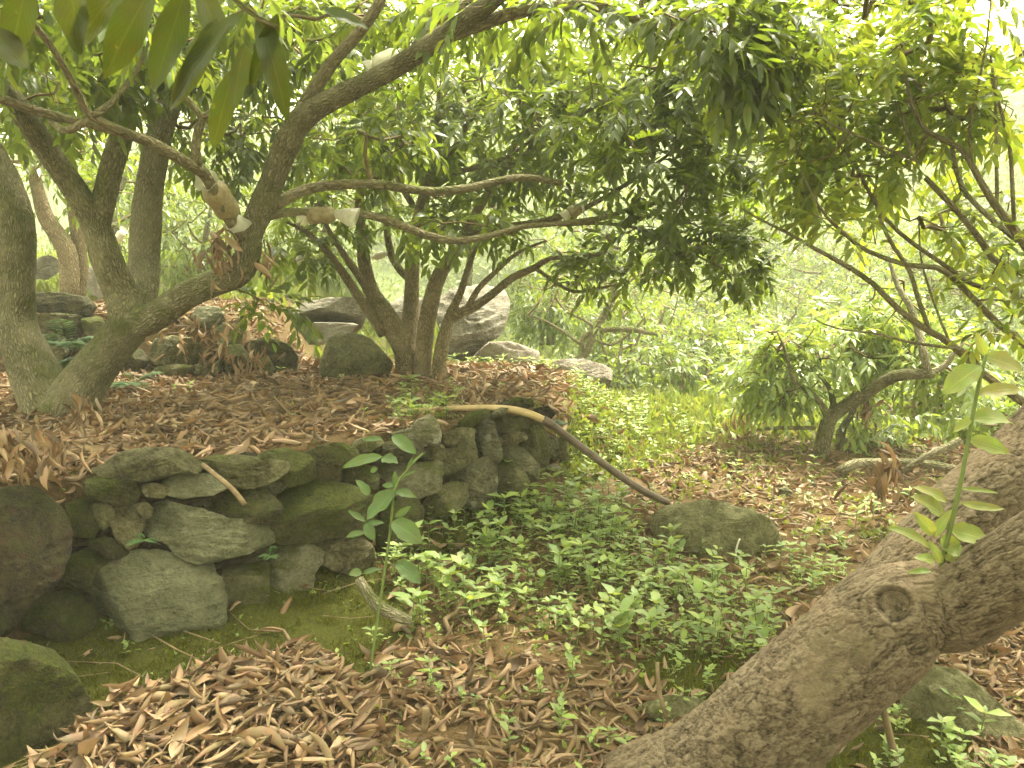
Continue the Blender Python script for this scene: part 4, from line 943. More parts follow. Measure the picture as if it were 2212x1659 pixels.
# unseen crown added above and behind the photographer for shade, its two limbs going on out of the picture
skC = []
for pts in ([(2330,1140,2.05,74),(2430,1058,2.01,76),(2500,940,1.97,70),(2530,700,1.9,60),(2400,100,1.8,45),(2100,-700,1.6,30)], [(2340,850,2.6,60),(2420,735,2.63,61),(2470,600,2.66,56),(2490,300,2.7,50),(2500,-200,2.7,36),(2400,-700,2.5,24)]):
    skC.append(limb(tC, pts, BARK_A2, 7.0 + len(skC), 'branch', 14))
rgC = np.random.default_rng(33); over = []
while len(over) < 260:
    q = rgC.uniform(-1, 1, 3)
    if q @ q > 1: continue
    p = np.array((2.2 + 2.2 * q[0], 1.7 + 1.9 * q[1], 3.7 + .8 * q[2])); x_, y_ = proj(p[None])
    if p[1] > .3 and y_[0] > -10 and -20 < x_[0] < 2230: continue
    over.append(p)
while len(over) < 520:  # unseen sprays low behind the camera, added to darken the wall
    q = rgC.uniform(-1, 1, 3)
    if q @ q > 1: continue
    over.append(np.array((-.3 + 4.2 * q[0], -1.6 + 1.5 * q[1], 2.7 + 1.3 * q[2])))
crown(tC, np.array(over), np.vstack([s[::2] for s in skC]), 43, LEAF_DARK, .12, .15, .055, 9)

# ------------------------------------------------------------------ tree D: spreading limbs from the right
tD = empty('fruit_tree', (2.75, 3.9, float(terrain(2.75, 3.9)))); tag(tD, 'spreading fruit tree whose bare limbs fan in from the right edge', 'tree')
skD = []
def ld(pts, mat=BARK_D, sides=10, name='branch', **k):
    pts = [(a, b, Y, r * .74) for a, b, Y, r in pts]
    skD.append(limb(tD, pts, mat, 220 + len(skD) * 2.3, name, sides, **k))
ld([(2385,1250,3.9,60),(2370,1100,3.9,50),(2340,980,3.9,44),(2310,900,3.85,38),(2280,820,3.8,32)], name='trunk', sides=18, ridge=.05)
ld([(2310,910,3.85,24),(2230,880,3.8,14),(2175,845,3.75,12),(2107,794,3.7,11),(2053,744,3.7,10),(1993,707,3.65,9.5),(1939,666,3.65,8.5),(1885,612,3.6,8),(1824,572,3.6,7),(1757,535,3.55,5.5),(1703,504,3.55,4.5),(1642,474,3.5,3.5),(1600,450,3.5,2)])
ld([(2290,840,3.8,20),(2212,745,3.7,10),(2161,703,3.65,9.5),(2107,649,3.6,9),(2060,602,3.6,8.5),(2023,578,3.55,8),(1956,572,3.5,7.5),(1871,541,3.5,6),(1831,511,3.45,5.5),(1790,474,3.4,4.5),(1760,430,3.4,3.5),(1730,370,3.4,2)])
ld([(2280,820,3.8,16),(2212,646,3.8,7),(2124,622,3.8,7),(2084,605,3.8,7),(2033,568,3.8,6.5),(1966,521,3.8,6),(1915,474,3.8,5.5),(1871,404,3.8,5),(1848,354,3.8,4.5),(1797,293,3.8,3.5),(1770,230,3.8,2)])
ld([(2006,709,3.65,7),(1983,642,3.65,6.5),(1966,585,3.65,6.5),(1932,535,3.65,6),(1905,481,3.65,5.5),(1890,420,3.65,4),(1900,350,3.65,3)])
ld([(2280,820,3.8,22),(2250,640,3.6,13),(2212,592,3.6,10),(2158,568,3.6,9.5),(2141,553,3.6,9.5),(2107,505,3.6,9),(2057,445,3.6,8.5),(2000,385,3.6,8)])
ld([(2280,820,3.8,24),(2260,620,3.5,17),(2212,525,3.5,14),(2141,431,3.5,11),(2107,371,3.5,9.5),(2074,320,3.5,8.5),(2006,286,3.5,7.5),(1985,255,3.5,6.5),(1969,225,3.5,6),(1955,160,3.5,4),(1930,80,3.5,3)])
ld([(2200,520,3.55,9),(2141,472,3.6,8),(2090,421,3.65,7.5),(2067,371,3.7,7),(2057,315,3.7,6),(2045,230,3.7,4)], mat=BARK_A2)
ld([(2150,440,3.5,6),(2154,421,3.5,5.5),(2152,330,3.5,5),(2151,215,3.5,4.5),(2140,120,3.5,3)])
ld([(2192,500,3.5,6),(2188,421,3.4,6),(2181,320,3.4,5.5),(2161,236,3.4,5),(2140,160,3.4,3)])
ld([(1985,350,3.6,4),(1905,317,3.6,4),(1838,286,3.6,3.5),(1787,263,3.6,3),(1743,216,3.6,2.5),(1720,170,3.6,2)])
ld([(2120,800,3.7,7),(2090,760,3.7,6),(2040,750,3.6,4.5),(1960,738,3.5,4),(1900,722,3.4,3.5),(1810,710,3.4,2.5),(1760,690,3.4,1.8)])
ld([(2006,286,3.5,4),(1975,340,3.55,4),(1960,300,3.55,3.5),(1940,220,3.6,3)])
ld([(2100,360,3.5,5),(2095,280,3.45,4.5),(2110,200,3.4,4),(2130,100,3.4,3),(2140,0,3.4,2)])
ld([(2053,744,3.7,4),(2020,660,3.9,3.5),(1990,560,4.0,3),(1985,470,4.0,2)])
skD_all = np.vstack([s[::2] for s in skD]); rgD = np.random.default_rng(34)
cD = blob([(1900,160,3.9,220,130,.7,66),(2090,110,3.7,150,140,.6,46),(1750,300,4.0,100,120,.5,30),(1800,40,4.4,200,70,.8,34),(1730,420,3.8,60,50,.3,8),(1870,380,3.9,120,60,.4,12),(1980,300,3.8,120,90,.4,14),(1950,330,4.7,270,240,.8,60),(2100,480,4.4,130,190,.6,26),(1760,260,4.9,150,210,.8,36),(1760,180,4.2,120,130,.6,30),(2150,260,3.6,80,70,.4,14),
           (2000,-10,4.0,220,50,.7,30),(2190,560,3.5,50,130,.2,10),(2180,680,3.3,40,60,.15,5),(1800,470,3.5,60,40,.2,6)], rgD, 1.15)
over = []
while len(over) < 160:
    q = rgD.uniform(-1, 1, 3)
    if q @ q > 1: continue
    p = np.array((3.6 + 1.6 * q[0], 3.9 + 1.5 * q[1], 3.2 + .9 * q[2])); x_, y_ = proj(p[None])
    if y_[0] > -10 and x_[0] < 2230: continue
    over.append(p)
crown(tD, np.vstack([cD, np.array(over)]), skD_all, 44, LEAF_RIGHT, .34, .085, .029, 9, pieces=240, droop=.32)

# ------------------------------------------------------------------ small tree E with a thick arching limb, bare tree G, background trees
tE = empty('small_tree', at(1772, 1010, 6.0)); tag(tE, 'gnarled small tree with a thick pruned limb arching to the right', 'tree')
skE = []
def le(pts, mat=BARK_A, sides=12, name='branch', **k): skE.append(limb(tE, pts, mat, 320 + len(skE) * 2.9, name, sides, **k))
le([(1765,1030,6.0,20),(1772,985,6.0,17),(1783,935,6.0,16),(1795,900,6.0,16),(1825,878,6.0,14),(1860,857,5.9,14),(1900,830,5.8,13),(1935,812,5.7,13),(1975,808,5.6,12),(2015,808,5.6,10)], name='trunk', sides=16, ridge=.06)
le([(1793,905,6,10),(1772,870,6.0,7),(1745,845,6.0,6),(1715,825,6,5),(1705,790,6,4),(1690,740,6,3)])
le([(1795,900,6,9),(1800,870,6.05,7),(1790,835,6.1,5),(1775,815,6.1,4),(1770,760,6.1,3)])
le([(1760,925,6,5),(1720,925,6,4.5),(1670,925,6,4),(1640,930,6,3)])
le([(2005,806,5.6,9),(1996,770,5.6,9),(1985,720,5.7,8),(1965,660,5.8,7),(1940,620,5.9,6),(1920,560,6,4)], mat=BARK_A2)
le([(2000,808,5.6,8),(2040,790,5.6,7),(2055,770,5.6,6),(2080,740,5.6,4)], mat=BARK_A2)
le([(1830,1030,6.2,13),(1828,980,6.2,12),(1815,940,6.2,10),(1840,890,6.3,6),(1860,830,6.4,4)])
rgE = np.random.default_rng(35)
crown(tE, blob([(1710,790,6.1,120,80,.4,60),(1800,740,6.3,130,80,.5,70),(1930,690,6.2,110,90,.5,60),(2050,760,5.8,100,90,.4,50),(1900,900,6.3,80,60,.3,26),(1660,870,6.2,60,60,.3,20)], rgE),
      np.vstack([s[::2] for s in skE]), 45, LEAF_PALE, .12, .11, .034, 8, twig_r=.0028)

tG = empty('small_tree', at(1262, 800, 8.6)); tag(tG, 'thin crooked small tree with nearly bare branches beside the pinkish slabs', 'tree')
skG = []
def lg(pts, mat=BARK_D, sides=8, name='branch', **k): skG.append(limb(tG, pts, mat, 420 + len(skG) * 2.9, name, sides, **k))
lg([(1195,810,8.4,7),(1225,790,8.5,8),(1258,770,8.6,9),(1275,745,8.6,8),(1283,715,8.6,8),(1305,680,8.6,8),(1325,640,8.6,7),(1330,600,8.6,5)], name='trunk')
lg([(1265,765,8.6,6),(1258,740,8.6,6),(1270,722,8.6,6),(1310,712,8.5,6),(1360,712,8.4,6),(1420,722,8.3,4)])
lg([(1258,745,8.6,4),(1215,715,8.5,3),(1170,690,8.4,2.5),(1140,680,8.4,2)])
lg([(1290,712,8.6,4),(1260,690,8.6,3),(1220,670,8.6,2.5),(1200,640,8.6,2)])
lg([(1290,735,8.6,4),(1320,745,8.5,3.5),(1360,720,8.5,3),(1390,690,8.5,2)])
lg([(1325,640,8.6,4),(1370,600,8.6,3),(1420,580,8.6,2)])
rgG = np.random.default_rng(36)
crown(tG, blob([(1280,640,8.6,150,70,.6,40),(1400,650,8.6,120,70,.6,34),(1180,620,8.6,90,60,.6,30)], rgG), np.vstack([s[::2] for s in skG]), 46, LEAF_BUSH, .2, .10, .03, 6, simple=True, twig_r=.003)

def bg_tree(label, base, stems, crowns, seed, mat=LEAF_BUSH, bark=BARK_A2, young=.15, L=.12, n=7, name='background_tree', cat='tree', group=None):
    t = empty(name, at(*base)); tag(t, label, cat, group); sk = []
    for k, s in enumerate(stems): sk.append(limb(t, s, bark, seed * 7.7 + k, 'trunk' if k == 0 else 'branch', 10))
    rg = np.random.default_rng(seed)
    crown(t, blob(crowns, rg, 1.35), np.vstack([s[::2] for s in sk]), seed + 1, mat, young, L, L * .31, n, simple=True, twig_r=.004, maxlink=1.6)
    return t

GB = 'trees on the upper terrace behind the stone walls'
bg_tree('pale trunked tree behind the left trunk with a bent double stem', (150,620,7.2), [[(150,640,7.2,20),(148,558,7.2,20),(132,520,7.2,19),(100,470,7.2,17),(85,420,7.2,14),(60,340,7.2,10),(40,260,7.2,7)], [(168,640,7.3,16),(175,575,7.3,14),(162,474,7.3,13),(155,420,7.3,11),(150,330,7.3,8)], [(110,480,7.2,10),(80,400,7.2,9),(90,330,7.1,8),(130,300,7.1,6)]],
        [(80,330,7.4,200,130,.8,50),(260,420,7.8,150,110,.8,40)], 501, LEAF_DARK, BARK_B, group=GB)
bg_tree('bright leafy tree seen through the fork of the big tree', (430,640,9.5), [[(430,660,9.5,9),(435,600,9.5,8),(440,540,9.5,7),(450,470,9.5,5)], [(437,580,9.5,5),(480,560,9.5,4),(540,545,9.4,3)]],
        [(430,500,9.6,200,110,1.2,120),(380,400,10,200,120,1.2,70)], 511, LEAF_BUSH, group=GB)
bg_tree('leafy tree behind the arching limb, left of the many stemmed tree', (690,640,10.0), [[(690,660,10,9),(692,600,10,8),(700,520,10,7),(710,440,10,5)], [(700,540,10,5),(740,480,10,4),(780,420,10,3)]],
        [(680,430,10.2,220,130,1.4,120),(640,560,10,120,60,.8,20),(820,330,10.5,220,160,1.4,70)], 521, LEAF_BUSH, group=GB)
bg_tree('dense dark tree filling the gap above the many stemmed tree', (1010,640,10.5), [[(1010,660,10.5,9),(1015,560,10.5,8),(1030,430,10.5,7),(1040,300,10.5,5)], [(1020,480,10.5,5),(1080,400,10.5,4),(1150,330,10.5,3)]],
        [(1030,320,10.8,330,190,1.4,170),(1250,470,10.8,200,120,1.2,80),(900,150,11,380,80,1.2,50)], 531, LEAF_DARK, group=GB)
bg_tree('tall dark leafy tree behind the upper left branches', (230,600,9.0), [[(250,640,9,14),(248,560,9,13),(240,420,9,11),(235,250,9,8),(240,120,9,5)], [(243,440,9,7),(300,330,9,5),(360,260,9,4)]],
        [(200,170,9.3,330,160,1.2,120),(560,200,9.6,220,150,1.2,90)], 541, LEAF_DARK, group=GB)

GS = 'leafy bushes in the valley beyond the slope'
for k, (lab, base, cr, mat) in enumerate([
    ('broad pale green bush below the grassy bank', (1440,900,9.0), [(1440,810,9.2,120,80,.6,110)], LEAF_BUSH),
    ('dense green bush behind the grassy bank, under the drooping leaves', (1380,780,10.5), [(1390,720,10.6,170,90,.8,140)], LEAF_BUSH),
    ('sunlit bush in the middle of the valley gap', (1560,850,10.0), [(1570,770,10.2,130,100,.8,130)], LEAF_BUSH),
    ('low dark bush beside the gnarled small tree', (1640,930,8.0), [(1630,880,8.1,110,60,.5,80)], LEAF_BUSH),
    ('bush with white gleaming leaves left of the thick arching limb', (1720,930,8.2), [(1720,820,8.3,130,100,.6,120)], LEAF_PALE),
    ('bush with light leaves above the thick arching limb', (1860,880,8.6), [(1860,760,8.8,150,110,.8,140)], LEAF_PALE),
    ('dense bush under the fan of limbs at the right edge', (2080,940,7.6), [(2080,830,7.8,170,140,.7,180)], LEAF_BUSH),
    ('dark thicket below the arching limb behind the fallen branches', (1960,990,7.0), [(1970,920,7.2,190,80,.5,150)], LEAF_BUSH),
    ('thicket at the right edge behind the leaning trunk', (2190,1010,6.2), [(2180,930,6.4,110,110,.4,90)], LEAF_BUSH),
    ('yellow green bush high in the valley gap', (1650,800,13.0), [(1650,690,13.2,190,110,1.4,170)], LEAF_BUSH),
    ('far bush crown between the fan of limbs', (1950,760,13.0), [(1960,610,13.2,190,110,1.4,150)], LEAF_BUSH),
    ('green bush between the overhanging rock and the bare tree', (1180,720,10.0), [(1190,650,10.2,120,80,.7,90)], LEAF_BUSH),
    ('small bush in front of the pinkish slabs', (1330,820,9.4), [(1340,790,9.5,70,40,.4,34)], LEAF_BUSH),
    ('tall yellow green thicket closing the valley gap under the drooping branch', (1480,800,14.5), [(1480,610,15,200,120,1.4,190)], LEAF_BUSH),
    ('glowing yellow green trees behind the middle of the fan of limbs', (1800,760,15.5), [(1800,540,16,230,150,1.4,230)], LEAF_BUSH),
    ('light green trees behind the right end of the fan of limbs', (2120,760,12.0), [(2120,560,12.4,150,170,1.2,200)], LEAF_BUSH),
    ('leafy thicket behind the bare crooked tree', (1290,780,12.5), [(1290,600,12.8,150,120,1.2,150)], LEAF_BUSH)]):
    bx, by, bY = base
    st = [[(bx + d, by + 25, bY, 5), (bx + d * 1.5, by - 20, bY, 4.5), (bx + d * 3, by - 70, bY, 3.5), (bx + d * 4, by - 110, bY, 2.5)] for d in (-9, 4, 14)]
    bg_tree(lab, base, st, cr, 600 + k * 10, mat, BARK_D, .2, .125, 7, 'leafy_bush', 'bush', GS)

# ------------------------------------------------------------------ far hillside woods, poles
rgH = np.random.default_rng(50); P, U, D, LL = [], [], [], []
for k in range(2300):
    y = 17 + 75 * rgH.random() ** 1.3; px = rgH.uniform(-200, 2420); x = (px - CX) / FPX * y
    if px < 1000 and rgH.random() < .6: continue
    z = float(terrain(x, y)); r = rgH.uniform(.5, 1.5) * (0.75 + y / 70)
    if fbm(np.array((x / 7, y / 7, 1.0)), 2) < -.10: continue                # open glades between the crowns
    if rgH.random() < .10: r *= 1.6
    n = int(110 * min(1.5, r)); nq = norm(rgH.normal(0, 1, (n, 3))); nq[:, 2] = np.abs(nq[:, 2]) - .15
    lob = 1 + .35 * fbm(nq * 2.2 + k * 1.7, 2); q = nq * (rgH.uniform(.8, 1.04, n) * lob)[:, None] * np.array((r, r, r * rgH.uniform(.8, 1.3)))
    c = np.array((x, y, z + r * .25)); P.append(c + q); D.append(norm(np.cross(nq, rgH.normal(0, 1, (n, 3)))) + np.array((0, 0, -.35))); U.append(nq + rgH.normal(0, .3, (n, 3))); LL.append(rgH.uniform(.14, .28, n) * (.6 + y / 50))
P, D, U, LL = map(np.concatenate, (P, D, U, LL))
V, F = leaf_arrays(P, D, U, LL, LL * .42, .2, .3, True, rgH)
tag(obj('hillside_woods', mesh_arrays('hillside_woods', V, F, True, mats=[LEAF_HILL])), 'pale hazy woods covering the far hillside', 'woods', None, 'stuff')
for px, y0, y1, Y, w, lab in ((1832, 480, 640, 40, 3.0, 'white concrete utility pole standing on the far hillside'), (1934, 270, 420, 50, 2.6, 'thin pale utility pole higher on the hillside behind the limbs')):
    b = at(px, y1, Y); t = at(px - 6, y0, Y); r = w / FPX * Y
    b[2] = min(b[2], float(terrain(b[0], Y)) - .3)
    pt = empty('utility_pole', b); tag(pt, lab, 'pole')
    pts = np.array([b, b * .5 + t * .5, t]); V, F, uv = tube(pts, [r * 1.2, r, r * .8], 12)
    obj('pole', mesh_arrays('pole', V - b, F, True, uv, [POLE]), pt)
    a = np.array([t + (-.9, 0, -.5), t + (.9, 0, -.5)]); V, F, uv = tube(a, [.07, .07], 6); obj('cross_arm', mesh_arrays('cross_arm', V - b, F, True, uv, [POLE]), pt)

# ------------------------------------------------------------------ scatter on the ground
def scatter(n, box, dens, rg):
    """points on the ground in box (x0,x1,y0,y1), kept with probability dens(px, py, s, P)"""
    x = rg.uniform(box[0], box[1], n); y = rg.uniform(box[2], box[3], n)
    P = np.stack([x, y, terrain(x, y)], 1); s, al = edge_dist(x, y); px, py = proj(P)
    k = rg.random(n) < dens(px, py, s, P)
    return P[k], px[k], py[k], s[k]

HEAP = [(40,1700),(160,1610),(240,1540),(330,1505),(430,1475),(560,1440),(640,1420),(700,1450),(760,1480),(800,1560),(760,1700)]
MID = [(700,1450),(850,1390),(1000,1395),(1200,1430),(1400,1470),(1500,1530),(1420,1700),(740,1700)]
HERB = [(840,1150),(960,1100),(1100,1060),(1230,1045),(1340,1090),(1410,1200),(1520,1225),(1660,1215),(1790,1250),(1740,1340),(1640,1440),(1480,1430),(1350,1420),(1200,1400),(1000,1410),(880,1370),(830,1250)]
SLOPE = [(1430,985),(1520,940),(1650,920),(1760,980),(1860,1010),(1990,1100),(1900,1180),(1800,1210),(1690,1140),(1560,1080),(1420,1080),(1400,1140),(1440,1220),(1380,1200),(1340,1090),(1350,1040)]
BRIGHT = [(1960,1330),(2260,1300),(2260,1700),(2050,1700),(2120,1560),(2010,1420)]
GREENT = [(830,880),(880,840),(990,835),(1010,880),(960,920),(850,930)]
BANK = [(1230,815),(1330,830),(1420,890),(1560,950),(1440,1000),(1330,1030),(1220,1060),(1210,960),(1240,900)]

GREEN2 = [(920,752),(1100,765),(1260,775),(1270,812),(1100,805),(930,795)]
def dens_litter(px, py, s, P):
    d = np.full(len(px), .05)
    d = np.where((s > .02) & (P[:, 1] < 7.5), .30 + .65 * sstep(-.22, .05, fbm(P * 1.8 + 2, 2)), d)
    d = np.where(inpoly(px, py, GREENT) | inpoly(px, py, [(480,840),(620,820),(700,870),(560,900)]), .35, d)
    d = np.where(inpoly(px, py, BANK), .14, d)
    d = np.where(inpoly(px, py, SLOPE), .35 + .5 * sstep(-.15, .1, fbm(P * 2.0 + 7, 2)), d)
    d = np.where(inpoly(px, py, HERB), .16, d); d = np.where(inpoly(px, py, MID), .55, d)
    d = np.where(inpoly(px, py, BRIGHT), .8, d); d = np.where(inpoly(px, py, HEAP), 1.0, d)
    d = np.where((s < 0) & (P[:, 1] > 4.2) & (px > 1500) & (py > 1000), np.maximum(d, .28), d)
    for q in MOSS_POLYS[:1]: d = np.where(inpoly(px, py, q) & ~inpoly(px, py, HEAP), .015, d)
    d = np.where((P[:, 0] > 2.6) & (P[:, 1] < 6.5) & (s < 0) | (P[:, 1] < 1.95), np.maximum(d, .6), d)
    return d * (P[:, 1] < 8.5)

# curled dry leaf: a strip of leaf rolled about its midrib
def dry_mesh(rg, curl, twist, bend):
    nt, na = 7, 5; t = np.linspace(0, 1, nt); wv = np.sin(np.pi * t ** .8) ** .75 * .165 + .006
    V = []
    for i in range(nt):
        for a in np.linspace(-1, 1, na):
            ang = a * curl; r = wv[i] / max(curl, .2)
            y = r * math.sin(ang) * 1.0; z = r * (1 - math.cos(ang)) * .95
            tw = twist * (t[i] - .5); y, z = y * math.cos(tw) - z * math.sin(tw), y * math.sin(tw) + z * math.cos(tw)
            V.append((t[i] - .5, y + bend * .12 * math.sin(t[i] * 3), z + bend * (t[i] - .5) ** 2 + rg.normal(0, .006)))
    F = []
    for i in range(nt - 1):
        for j in range(na - 1):
            p = i * na + j; F += [(p, p + 1, p + na + 1), (p, p + na + 1, p + na)]
    return np.array(V), np.array(F)
DRY = [dry_mesh(np.random.default_rng(70 + k), c, t, b) for k, (c, t, b) in enumerate([(1.6, .9, .5), (2.6, 1.2, .7), (1.0, .6, -.6), (2.1, -1.1, .8), (3.1, .5, .4), (1.4, -1.5, -.7), (2.9, -.6, -.5), (.8, 1.4, .9), (1.9, .8, .3), (2.4, -.9, -.3)])]
DRY_ME = [mesh_arrays('dry_leaf', v, f, True, mats=[LEAF_DRY]) for v, f in DRY]

rgL = np.random.default_rng(60)
boxes = [((-2.4, 3.2, 1.9, 4.2), 26000), ((-4.6, 3.4, 4.0, 8.4), 26000), ((3.2, 6.0, .8, 6.5), 9000), ((-3.2, 3.2, .6, 1.9), 7000)]
LP, LX, LY = [], [], []
for b, n in boxes:
    P, px, py, s = scatter(n, b, dens_litter, rgL)
    k = (px > -160) & (px < 2330) & (py < 1760) | (b[0] > 3) | (b[3] < 2)
    LP.append(P[k]); LX.append(px[k]); LY.append(py[k])
LP, LX, LY = map(np.concatenate, (LP, LX, LY)); NL = len(LP)
hp = inpoly(LX, LY, HEAP)
lift = rgL.uniform(.004, .02, NL) + hp * rgL.uniform(0, .07, NL) + (edge_dist(LP[:, 0], LP[:, 1])[0] > 0) * rgL.uniform(0, .035, NL)
LP[:, 2] += lift
LS = rgL.uniform(.065, .135, NL) * np.where(rgL.random(NL) < .15, 1.25, np.where(rgL.random(NL) < .3, .55, 1.0)) * np.where(hp, 1.18, 1.0); yaw = rgL.uniform(0, 2 * np.pi, NL)
steep = rgL.random(NL) < .10
pit = np.where(steep, rgL.uniform(.5, 1.2, NL), rgL.normal(0, .28, NL)); rol = rgL.normal(0, .9, NL) + (rgL.random(NL) < .55) * np.pi
var = rgL.integers(0, len(DRY), NL)
def euler_m(r, p, y):
    cr, sr, cp, sp, cy_, sy = np.cos(r), np.sin(r), np.cos(p), np.sin(p), np.cos(y), np.sin(y)
    return np.stack([np.stack([cy_*cp, cy_*sp*sr - sy*cr, cy_*sp*cr + sy*sr], -1), np.stack([sy*cp, sy*sp*sr + cy_*cr, sy*sp*cr - cy_*sr], -1), np.stack([-sp, cp*sr, cp*cr], -1)], -2)
M = euler_m(rol, pit, yaw)
show = (LX > 15) & (LX < 2195) & (LY > 800) & (LY < 1645)
dist = np.linalg.norm(LP - CAM, axis=1); dist[~show] = 99
near = np.argsort(dist - lift * 8)[:300]; isn = np.zeros(NL, bool); isn[near] = True
lb_ = Buf()
for k, (v, f) in enumerate(DRY):
    idx = np.where((var == k) & ~isn)[0]
    W = np.einsum('nij,vj->nvi', M[idx], v) * LS[idx][:, None, None] + LP[idx][:, None]
    lb_.add(W.reshape(-1, 3), (f[None] + (np.arange(len(idx)) * len(v))[:, None, None]).reshape(-1, 3))
litter = obj('leaf_litter', lb_.mesh('leaf_litter', [LEAF_DRY]))
tag(litter, 'carpet of brown curled dry leaves over the terrace and the slope', 'leaf litter', None, 'stuff')
for i in near:
    o = bpy.data.objects.new('dry_leaf', DRY_ME[var[i]]); COL.objects.link(o); o.parent = litter
    o.location = LP[i]; o.rotation_euler = (rol[i], pit[i], yaw[i]); o.scale = (LS[i],) * 3

# herbs -------------------------------------------------------------------------------
OVATE = np.array([(0, 0, 0), (.22, -.75, 0), (.22, 0, 0), (.22, .75, 0), (.58, -.92, 0), (.58, 0, 0), (.58, .92, 0), (1, 0, 0)], float)
def ovate(pos, d, up, L, W, droop, fold, rg):
    global LEAF8
    old = LEAF8; LEAF8 = OVATE; r = leaf_arrays(pos, d, up, L, W, droop, fold, False, rg); LEAF8 = old
    return r
def herb_parts(rg, h):
    """stem and leaves of one upright herb: opposite pairs of oval leaves, the top ones in a rosette"""
    lean = rg.normal(0, .12, 2); top = np.array((lean[0] * h, lean[1] * h, h))
    st = tube(np.array([(0, 0, -.02), top * .5 + (0, 0, .0), top]), [.0022, .0020, .0014], 5)
    leaves = []; a0 = rg.uniform(0, 6.28)
    tiers = [(1.0, .062, .62), (1.0, .036, .95), (.72, .05, .45), (.45, .036, .3)] if h > .07 else [(1.0, .045, .5), (.6, .03, .3)]
    for q, (t, L, lift) in enumerate(tiers):
        for k in range(2):
            an = a0 + q * 1.57 + k * np.pi + rg.normal(0, .25); d = np.array((math.cos(an), math.sin(an), lift + rg.normal(0, .15)))
            L2 = L * rg.uniform(.75, 1.2)
            leaves.append((top * t, d, np.array((0, 0, 1.0)) - d * .3, L2))
    return st, leaves
rgP = np.random.default_rng(61); HV = []
for k in range(8):
    h = [.13, .11, .15, .09, .06, .12, .05, .10][k]
    st, lv = herb_parts(rgP, h)
    b = Buf(); b.add(st[0], st[1], st[2], 0)
    lm = []
    for (p, d, u, L2) in lv:
        v, f = ovate(p[None], d[None], u[None], L2, L2 * .52, rgP.uniform(.1, .35), rgP.uniform(.1, .35), rgP); b.add(v, f, None, 1)
        lm.append(mesh_arrays('leaf', v, f, True, mats=[LEAF_HERB]))
    sm = mesh_arrays('stem', st[0], st[1], True, st[2], [STEM])
    HV.append((b, b.mesh('herb', [STEM, LEAF_HERB]), sm, lm))
def dens_herb(px, py, s, P):
    d = np.full(len(px), .015); d = np.where(s < -.05, .05, d)
    d = np.where(inpoly(px, py, HERB), .72, d); d = np.where(inpoly(px, py, SLOPE), .14, d); d = np.where(inpoly(px, py, MID), .12, d)
    d = np.where(inpoly(px, py, GREENT), .6, d); d = np.where(inpoly(px, py, GREEN2), .5, d); d = np.where(inpoly(px, py, BANK), .6, d); d = np.where(inpoly(px, py, HEAP), .0, d)
    d = np.where(inpoly(px, py, [(1880,1450),(1990,1440),(2110,1560),(2150,1700),(1880,1700)]), .9, d)
    d = np.where(inpoly(px, py, [(1780,1130),(1960,1080),(1960,1150),(1800,1290)]), .30, d)
    for q in MOSS_POLYS[:1]: d = np.where(inpoly(px, py, q), .035, d)
    patch = sstep(-.2, .12, fbm(P * 2.6, 2)); return d * (.22 + .78 * patch) * (P[:, 1] < 8)
HPn = []
for b, n in (((-1.6, 3.0, 1.9, 4.4), 5200), ((-3.4, 3.0, 4.2, 8), 5200)):
    P, px, py, s = scatter(n, b, dens_herb, rgP); k = (px > -60) & (px < 2270) & (py < 1740); HPn.append(P[k])
HPn = np.concatenate(HPn); NH = len(HPn)
hx, hy = proj(HPn); hd = np.linalg.norm(HPn - CAM, axis=1); hd[(hx < 20) | (hx > 2190) | (hy > 1640)] = 99
horder = np.argsort(hd); hyaw = rgP.uniform(0, 6.28, NH); hsc = rgP.uniform(.5, 1.0, NH) * np.where(rgP.random(NH) < .25, 1.5, 1.1) * np.where(inpoly(hx, hy, HERB), 1.05, .75); hv = rgP.integers(0, 8, NH)
ZONES = [([(1800,1420),(2260,1400),(2260,1760),(1780,1760)], 'beside the mossy rock under the leaning trunk'), (MID + [], 'poking up through the dry leaves below the herb patch'),
         (BANK, 'on the grassy bank beside the wall end'), ([(860,1000),(1240,960),(1240,1120),(1010,1200),(860,1260)], 'at the foot of the stone wall'),
         ([(1340,1000),(2000,900),(2000,1230),(1700,1230),(1340,1230)], 'on the leafy slope around the wide boulder'), ([(1400,1200),(1900,1200),(1900,1420),(1400,1470)], 'in the patch between wide boulder and leaning trunk'),
         (MOSS_POLYS[0], 'on the bright moss below the wall')]
def herb_label(x, y, s_, tall):
    where = 'in the thick herb patch between wall and leaning trunk'
    if s_ > .02: where = 'among the brown leaves up on the terrace'
    else:
        for poly, w in ZONES:
            if bool(inpoly(np.array([x]), np.array([y]), poly)[0]): where = w; break
    return ('tall' if tall else 'low') + ' green oval leaved herb ' + where
hs_, _ = edge_dist(HPn[:, 0], HPn[:, 1])
hb = Buf()
